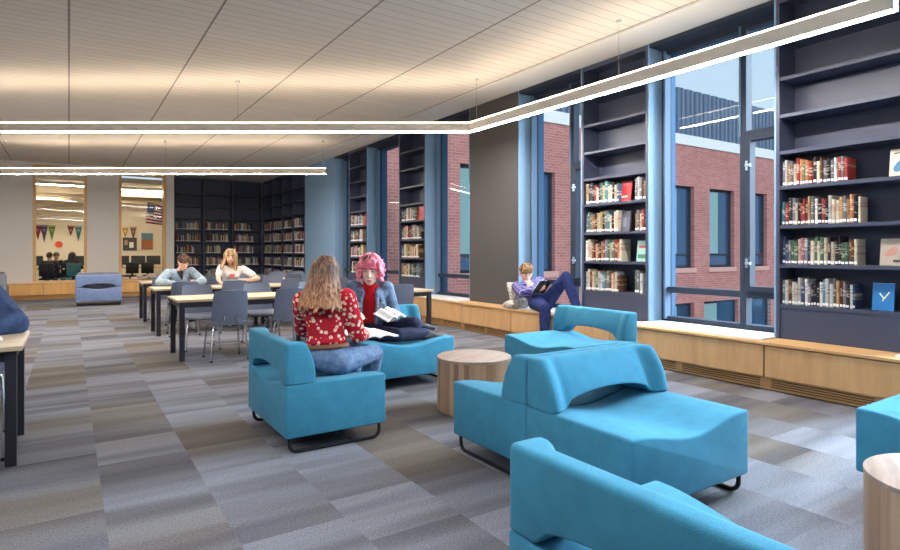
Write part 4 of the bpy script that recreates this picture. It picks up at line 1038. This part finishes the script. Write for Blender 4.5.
for i, (x, y) in enumerate(((-0.5, 22.9), (2.2, 23.4), (-0.9, 24.3), (1.6, 25.8), (-1.2, 26.6))):
    t = thing('ceiling_light', '%s slim strip light on the classroom ceiling, counted from the glass' % ORD[i], 'ceiling light', (x, y, 3.5), 0, 'classroom strip lights')
    put('housing', bx(-1.0, 1.0, -0.06, 0.06, 0.02, 0.12), WHITEP, t, smooth=0); put('diffuser', bx(-1.0, 1.0, -0.05, 0.05, 0.0, 0.02), WLED, t, smooth=0)
PEN = [(-1.02, 'dark red', (110, 40, 48), 0.62), (-0.82, 'purple', (74, 62, 98), 0.72), (-0.57, 'green and yellow', (104, 128, 62), 0.64), (0.06, 'maroon', (106, 52, 54), 0.42), (0.32, 'teal', (66, 112, 112), 0.66),
       (1.72, 'grey', (96, 92, 96), 0.64), (1.98, 'gold', (176, 148, 74), 0.5), (2.28, 'brown', (112, 84, 66), 0.58)]
for x, nm, c, h in PEN:
    t = thing('pennant', '%s felt pennant hanging point down on the classroom wall' % nm, 'pennant', (x, 27.96, 2.38), 0, 'classroom pennants')
    m = mat('felt_' + nm.replace(' ', '_'), c, 0.95)
    put('cloth', one('prism', [(-0.125, 0), (0.125, 0), (0, -h)], 'y', -0.012, 0), m, t, smooth=0)
    put('header_band', bx(-0.13, 0.13, -0.018, 0.002, -0.06, 0.01), mat('felt_band_' + nm.replace(' ', '_'), tuple(min(255, v + 70) for v in c), 0.95), t, smooth=0)
    put('felt_mark', one('prism', [(-0.05, -0.14), (0.05, -0.14), (0, -0.28)], 'y', -0.017, -0.011), MATS['felt_band_' + nm.replace(' ', '_')], t, smooth=0)
tag(put('wall_disc', one('lathe', [(0.13, 0), (0.13, 0.02)], 32), mat('orange_red', (226, 84, 54), 0.7), None, (-0.34, 27.98, 1.62), 0), 'round orange-red disc on the classroom wall', 'disc').rotation_euler = (HALF, 0, 0)
t = thing('framed_picture', 'landscape poster with blue top and rust hills on classroom wall', 'picture', (2.8, 27.97, 1.78))
put('backing', bx(-0.24, 0.24, -0.02, 0, -0.37, 0.37), PAPER, t, smooth=0); put('sky_area', bx(-0.22, 0.22, -0.026, -0.018, 0.05, 0.35), mat('poster_blue', (96, 136, 150), 0.8), t, smooth=0)
put('hill_area', one('prism', [(-0.22, -0.35), (0.22, -0.35), (0.22, 0.02), (0.1, 0.1), (-0.02, 0.04), (-0.12, 0.12), (-0.22, 0.06)], 'y', -0.03, -0.02), mat('poster_rust', (166, 104, 66), 0.8), t, smooth=0)
t = thing('notice_board', 'dark square notice board under the gold and brown pennants', 'notice board', (2.15, 27.97, 1.66))
put('board', bx(-0.26, 0.26, -0.02, 0, -0.27, 0.27), mat('board_grey', (70, 68, 66), 0.8), t, smooth=0); put('pinned_sheet', bx(-0.02, 0.14, -0.026, -0.018, -0.16, 0.08), PAPER, t, smooth=0); put('pinned_sheet', bx(-0.2, -0.08, -0.026, -0.018, -0.05, 0.16), mat('sheet_tan', (176, 156, 130), 0.8), t, smooth=0)
# flag on a short wall staff
t = thing('national_flag', 'striped red and white flag with starred blue corner behind glass', 'flag', (2.62, 21.0, 2.95))
put('staff', one('tube', [(0.02, 0, -0.15), (-0.5, -0.06, 0.0)], 0.012, 8), MAPLE, t)
me = bpy.data.meshes.new('cloth'); vs = []; fs = []; uv = []; nx, nz = 24, 20
for i in range(nx + 1):
    for j in range(nz + 1):
        u, v = i / nx, j / nz; vs.append((-0.5 + 0.5 * u - 0.06 * (1 - v), -0.06 + 0.05 * u + 0.03 * math.sin(u * 9 + 2 * (1 - v)), -0.02 - 0.14 * u - 0.68 * (1 - v) * (1 - 0.12 * u)))
        uv.append((u, v))
for i in range(nx):
    for j in range(nz): a = i * (nz + 1) + j; fs.append((a, a + nz + 1, a + nz + 2, a + 1))
me.from_pydata(vs, [], fs); ul = me.uv_layers.new()
for lp in me.loops: ul.data[lp.index].uv = uv[lp.vertex_index]
me.polygons.foreach_set('use_smooth', [True] * len(me.polygons))
fo = link('cloth', me, m_flag(), t); so = fo.modifiers.new('s', 'SOLIDIFY'); so.thickness = 0.004
t = thing('long_desk', 'long wooden computer desk running across the classroom behind the glass', 'desk', (0, 24.9, 0))
put('desk_top', bx(-3.0, 3.3, -0.35, 0.35, 0.71, 0.74), MAPLE, t, smooth=0)
for x in (-2.9, -0.7, 1.3, 3.2): put('leg', bx(x - 0.03, x + 0.03, -0.3, 0.3, 0, 0.71), CHARCOAL, t, smooth=0)
SCREEN = mat('dark_screen', (40, 44, 52), 0.3)
for i, x in enumerate((-1.0, 0.42, 1.66, 2.2, 2.72)):
    t = thing('computer_monitor', '%s dark monitor on the classroom desk, counted from the far side of window' % ORD[i], 'monitor', (x, 24.95, 0.74), 0, 'classroom monitors')
    put('screen', bx(-0.24, 0.24, -0.02, 0.02, 0.1, 0.44, bev=0.006), SCREEN, t, smooth=0); put('stand', one('lathe', [(0.1, 0), (0.1, 0.012), (0.025, 0.02), (0.02, 0.16)], 20), CHARCOAL, t)
def office_chair(label, x, y, rz, m):
    t = thing('desk_chair', label, 'chair', (x, y, 0), rz, 'classroom desk chairs')
    put('seat', bx(-0.22, 0.22, -0.22, 0.22, 0.43, 0.49, bev=0.02), m, t); put('backrest', bx(-0.21, 0.21, -0.27, -0.22, 0.55, 0.95, bev=0.022, seg=3), m, t)
    put('back_strut', bx(-0.03, 0.03, -0.26, -0.2, 0.43, 0.6), BLACKM, t, smooth=0); put('stem', one('lathe', [(0.03, 0.06), (0.03, 0.43)], 16), BLACKM, t)
    for k in range(5): a = 2 * PI * k / 5; put('foot', one('tube', [(0.02 * math.cos(a), 0.02 * math.sin(a), 0.09), (0.28 * math.cos(a), 0.28 * math.sin(a), 0.04)], [0.025, 0.018], 8), BLACKM, t)
office_chair('teal desk chair behind the glass, next to the seated people', 0.03, 22.4, 0.4, mat('teal_plastic', (60, 128, 134), 0.5))
office_chair('black desk chair at the classroom desk below the dark monitors', 1.85, 23.9, 0.2, BLACKM)
office_chair('black desk chair at the classroom desk under the landscape poster', 2.45, 23.8, -0.3, BLACKM)
def sitter(short, label, x, y, rz, topm, hairm, long=False, k=1.0):
    c, s_ = math.cos(rz), math.sin(rz)
    def q(a): return (x + a[0] * c - a[1] * s_, y + a[0] * s_ + a[1] * c, a[2])
    def d(a): return (a[0] * c - a[1] * s_, a[0] * s_ + a[1] * c, a[2])
    J = {}
    for n_, v_ in dict(pelvis=(0, 0, 0.56), neck=(0, 0.1, 1.02), head=(0, 0.16, 1.18), hR=(0.09, 0.03, 0.54), hL=(-0.09, 0.03, 0.54), kR=(0.11, 0.43, 0.54), kL=(-0.11, 0.43, 0.54), aR=(0.11, 0.42, 0.09), aL=(-0.11, 0.42, 0.09),
                    eR=(0.26, 0.2, 0.78), eL=(-0.26, 0.2, 0.78), wR=(0.14, 0.42, 0.76), wL=(-0.14, 0.42, 0.76)).items(): J[n_] = q(v_)
    for n_, v_ in dict(face_body=(0, 1, 0.0), face=(0.05, 1, -0.2), tR=(0, 1, 0), tL=(0, 1, 0), dR=(-0.3, 0.9, 0), dL=(0.3, 0.9, 0), pR=(0, 0, -1), pL=(0, 0, -1)).items(): J[n_] = d(v_)
    t, P, B, W, E, T = person(label, (x, y, 0), J, k, 0.013, SKIN2, None, topm, 'sweater', 1.0, DARKJ, (BLACKSHOE,))
    short_hair(W, E, k, B, hairm, t, (x, y, 0), 0.02, 24) if not long else long_hair(W, E, k, B, hairm, t, (x, y, 0), 0.3, n=18)
    office_chair('black desk chair carrying the %s' % short, x, y - 0.02, rz, BLACKM)
BLKTOP = mat('black_sweater', (38, 38, 44), 0.9)
sitter('classroom person nearest the glass', 'person in dark top with back to the glass, nearest the wooden casing', -0.55, 22.55, -0.15, mat('charcoal_sweater', (58, 60, 66), 0.9), DARKBR)
sitter('classroom person facing the library', 'person in black top turned toward the library behind the glass', -0.40, 23.75, PI + 0.3, BLKTOP, DARKBR)
sitter('classroom person with long black hair', 'person with long black hair at the classroom desk', 0.05, 23.6, -0.3, BLKTOP, m_hair('black_hair', (24, 22, 24), (52, 46, 46)), True)
# pale crumpled cloth on the far bench
mb = MB(); rr = random.Random(21)
for i in range(26): mb.ball((rr.uniform(-0.27, 0.27), rr.uniform(-0.08, 0.08), 0.05 + rr.uniform(0, 0.1)), (rr.uniform(0.04, 0.08), rr.uniform(0.03, 0.05), rr.uniform(0.03, 0.06)), 1)
o = blob('crumpled_scarf', mb, 0.012, m_fabric('oatmeal_knit', (206, 198, 186), 0.6, 30), None, 1); o.location = (2.0, 19.79, 0.462)
tag(o, 'pale crumpled knit bundle lying on the far wall bench', 'scarf')

# ------------------------------------------------------------------ outside
struct('ground', bx(6.6, 70, -40, 60, -5.4, -5.2), mat('paving', (150, 146, 138), 0.9))
bld = thing('brick_building', 'red brick building with tall windows and zinc upper storey across the court', 'building', (0, 14.7, 0))
WX = [(10.03, 11.7), (12.2, 13.98), (17.1, 18.85), (20.1, 21.9), (23.0, 24.85), (25.85, 27.6), (28.8, 30.5), (31.7, 33.4)]
holes = [(a, b, 0.66, 4.05) for a, b in WX] + [(a + (0.0 if a < 22 else -0.4), b + (0 if a < 22 else 0.35), -3.4, -0.8) for a, b in WX[3:7]]
put('brick_wall', holed((6.75, 64), (-5.2, 5.74), holes, 0, 0.4, 'y'), BRICK, bld, smooth=0)
put('coping_band', bx(6.75, 64, -0.06, 0.4, 5.74, 6.16), mat('white_coping', (226, 230, 234), 0.6), bld, smooth=0)
mb = MB(); x = 9.0; ex = 64
pts = []
while x < ex:
    pts += [(x, 0.14), (x + 0.07, 0.14), (x + 0.09, 0.06), (x + 0.53, 0.06), (x + 0.55, 0.14)]; x += 0.62
mb.prism(pts + [(ex, 0.5), (9.0, 0.5)], 'z', 6.16, 8.1); put('zinc_cladding', mb, ZINC, bld, smooth=0)
PANE = mat('reflective_pane', (60, 92, 128), 0.06, 0.6); SILLB = mat('brick_sill', (206, 160, 152), 0.8); PANEG = mat('pale_green_reflection', (126, 166, 168), 0.25)
for h in holes:
    f = put('window', holed((h[0], h[1]), (h[2], h[3]), [(h[0] + 0.09, h[1] - 0.09, h[2] + 0.09, h[3] - 0.09)], 0.16, 0.26, 'y'), FRAME, bld, smooth=0)
    put('pane', bx(h[0] + 0.05, h[1] - 0.05, 0.2, 0.22, h[2] + 0.05, h[3] - 0.05), PANE, f, smooth=0)
    put('pane_reflection', bx(h[0] + 0.1, h[0] + 0.1 + (h[1] - h[0]) * 0.42, 0.17, 0.195, h[2] + 0.6, h[3] - 0.12), PANEG, f, smooth=0)  # green reflection in the pane, painted as a pale slab on one side
    put('glazing_bar', bx(h[0] + 0.08, h[1] - 0.08, 0.15, 0.2, h[2] + 0.5, h[2] + 0.58), FRAME, f, smooth=0)
    put('sill', bx(h[0] - 0.12, h[1] + 0.12, -0.05, 0.2, h[2] - 0.2, h[2]), SILLB, bld, smooth=0)

# ------------------------------------------------------------------ pendant lights
def offset_path(pts, w):
    out = []
    for i, p in enumerate(pts):
        d0 = (Vector(pts[i]) - Vector(pts[i - 1])).normalized() if i > 0 else None
        d1 = (Vector(pts[i + 1]) - Vector(pts[i])).normalized() if i < len(pts) - 1 else None
        d0 = d0 or d1; d1 = d1 or d0
        n0, n1 = Vector((-d0.y, d0.x)), Vector((-d1.y, d1.x)); n = (n0 + n1).normalized()
        out.append(Vector(p) + n * (w / max(0.2, n.dot(n1))))
    return out
def channel(pts, w, z0, z1):
    L, Rr = offset_path(pts, w / 2), offset_path(pts, -w / 2); mb = MB()
    mb.prism([(p.x, p.y) for p in L] + [(p.x, p.y) for p in Rr[::-1]], 'z', z0, z1); return mb
def pendant(label, pts, wires, down=None):
    z1, z0 = 3.24, 3.10
    t = thing('pendant_light', label, 'pendant light', (0, 0, 0), 0, 'linear pendant lights')
    put('housing', channel(pts, 0.075, z0 + 0.006, z1 - 0.012), PENDM, t, smooth=0)
    put('upper_diffuser', channel(pts, 0.077, z1 - 0.012, z1), LED, t, smooth=0); put('lower_diffuser', channel(pts, 0.058, z0, z0 + 0.006), down or LEDDOWN, t, smooth=0)
    a, b = Vector(pts[-1]), Vector(pts[-2]); d = (a - b).normalized(); n = Vector((-d.y, d.x)) * 0.042
    e = a + d * 0.012; put('end_cap', one('prism', [(a.x + n.x, a.y + n.y), (e.x + n.x, e.y + n.y), (e.x - n.x, e.y - n.y), (a.x - n.x, a.y - n.y)], 'z', z0 - 0.003, z1 + 0.003), SILVER, t, smooth=0)
    for x, y in wires:
        w = put('suspension_wire', one('tube', [(x, y, z1), (x, y, CZ - 0.01)], 0.0035, 6), CHROME, t); put('wire_canopy', one('lathe', [(0.03, CZ - 0.03), (0.03, CZ - 0.001)], 16, (x, y)), WHITEP, w)
dirn = (-0.836, 0.549); c0 = (4.98, 7.04)
ext = lambda L: (c0[0] + dirn[0] * L, c0[1] + dirn[1] * L)
pendant('long white angled pendant light with glowing edges, closest overhead', [ext(12.5), c0, (5.09, 1.78)], [(5.0, 6.9), (5.04, 4.3), ext(3.45), ext(7.2), ext(10.5)])
pendant('straight white pendant light hanging beyond the angled one, toward far wall', [(-1.28, 16.7), (4.91, 12.64)], [(-1.22, 16.66), (4.85, 12.68), (1.85, 14.65)])

pendant('straight white fill pendant added behind the camera, unseen, to brighten the room', [(-5.0, 5.08), (3.3, -0.37)], [(-4.6, 4.82), (-0.8, 2.32), (2.9, -0.11)], mat('fill_pendant_diffuser', (255, 248, 240), 0.5, emit=(242, 244, 252), estr=105.0))  # unseen lamp added to lift the light on seats and floor

# ------------------------------------------------------------------ light and camera
w = bpy.data.worlds.new('sky'); SC.world = w; w.use_nodes = True
nt = w.node_tree; bg = nt.nodes['Background']
tc = nt.nodes.new('ShaderNodeTexCoord'); sp = nt.nodes.new('ShaderNodeSeparateXYZ'); rp = nt.nodes.new('ShaderNodeValToRGB')
nt.links.new(tc.outputs['Generated'], sp.inputs[0]); nt.links.new(sp.outputs[2], rp.inputs[0]); nt.links.new(rp.outputs[0], bg.inputs[0])
r = rp.color_ramp; r.elements[0].position = 0.0; r.elements[0].color = lin((214, 230, 240)); r.elements[1].position = 0.7; r.elements[1].color = lin((136, 188, 228))
bg.inputs[1].default_value = 0.98
def light(kind, name, loc, energy, col, **kw):
    l = bpy.data.lights.new(name, kind); l.energy = energy; l.color = col
    for k, v in kw.items(): setattr(l, k, v)
    o = bpy.data.objects.new(name, l); COL.objects.link(o); o.location = loc; return o
s = light('SUN', 'sun', (0, -10, 20), 2.0, (1.0, 0.95, 0.88), angle=0.6); s.rotation_euler = Vector((0.35, 0.78, -0.52)).to_track_quat('-Z', 'Y').to_euler()

l = light('AREA', 'court_fill_light', (XG + 4.5, 0.8, 7.1), 6500, (0.68, 0.85, 1.0), shape='RECTANGLE', size=5.0, size_y=20.0, spread=1.7)     # added area lamp that strengthens the daylight through the windows
l.rotation_euler = Vector((-0.86, 0.0, -0.5)).to_track_quat('-Z', 'Y').to_euler()
H = 1.32; FPX = 580.0
cam = bpy.data.cameras.new('camera'); co = bpy.data.objects.new('camera', cam); COL.objects.link(co)
cam.sensor_width = 36; cam.lens = FPX / 900 * 36; cam.shift_y = -23 / 900; cam.clip_start = 0.05; cam.clip_end = 300
co.location = (0, 0, H); co.rotation_euler = (HALF, 0, -math.atan(381 / FPX))
SC.camera = co
SC.view_settings.view_transform = 'Standard'; SC.view_settings.look = 'None'; SC.view_settings.gamma = 1.0; SC.view_settings.use_curve_mapping = False
SC.view_settings.exposure = 0.28
SC.cycles.use_denoising = True
SC.cycles.max_bounces = 8; SC.cycles.diffuse_bounces = 5; SC.cycles.transparent_max_bounces = 12
SC.cycles.sample_clamp_indirect = 6.0
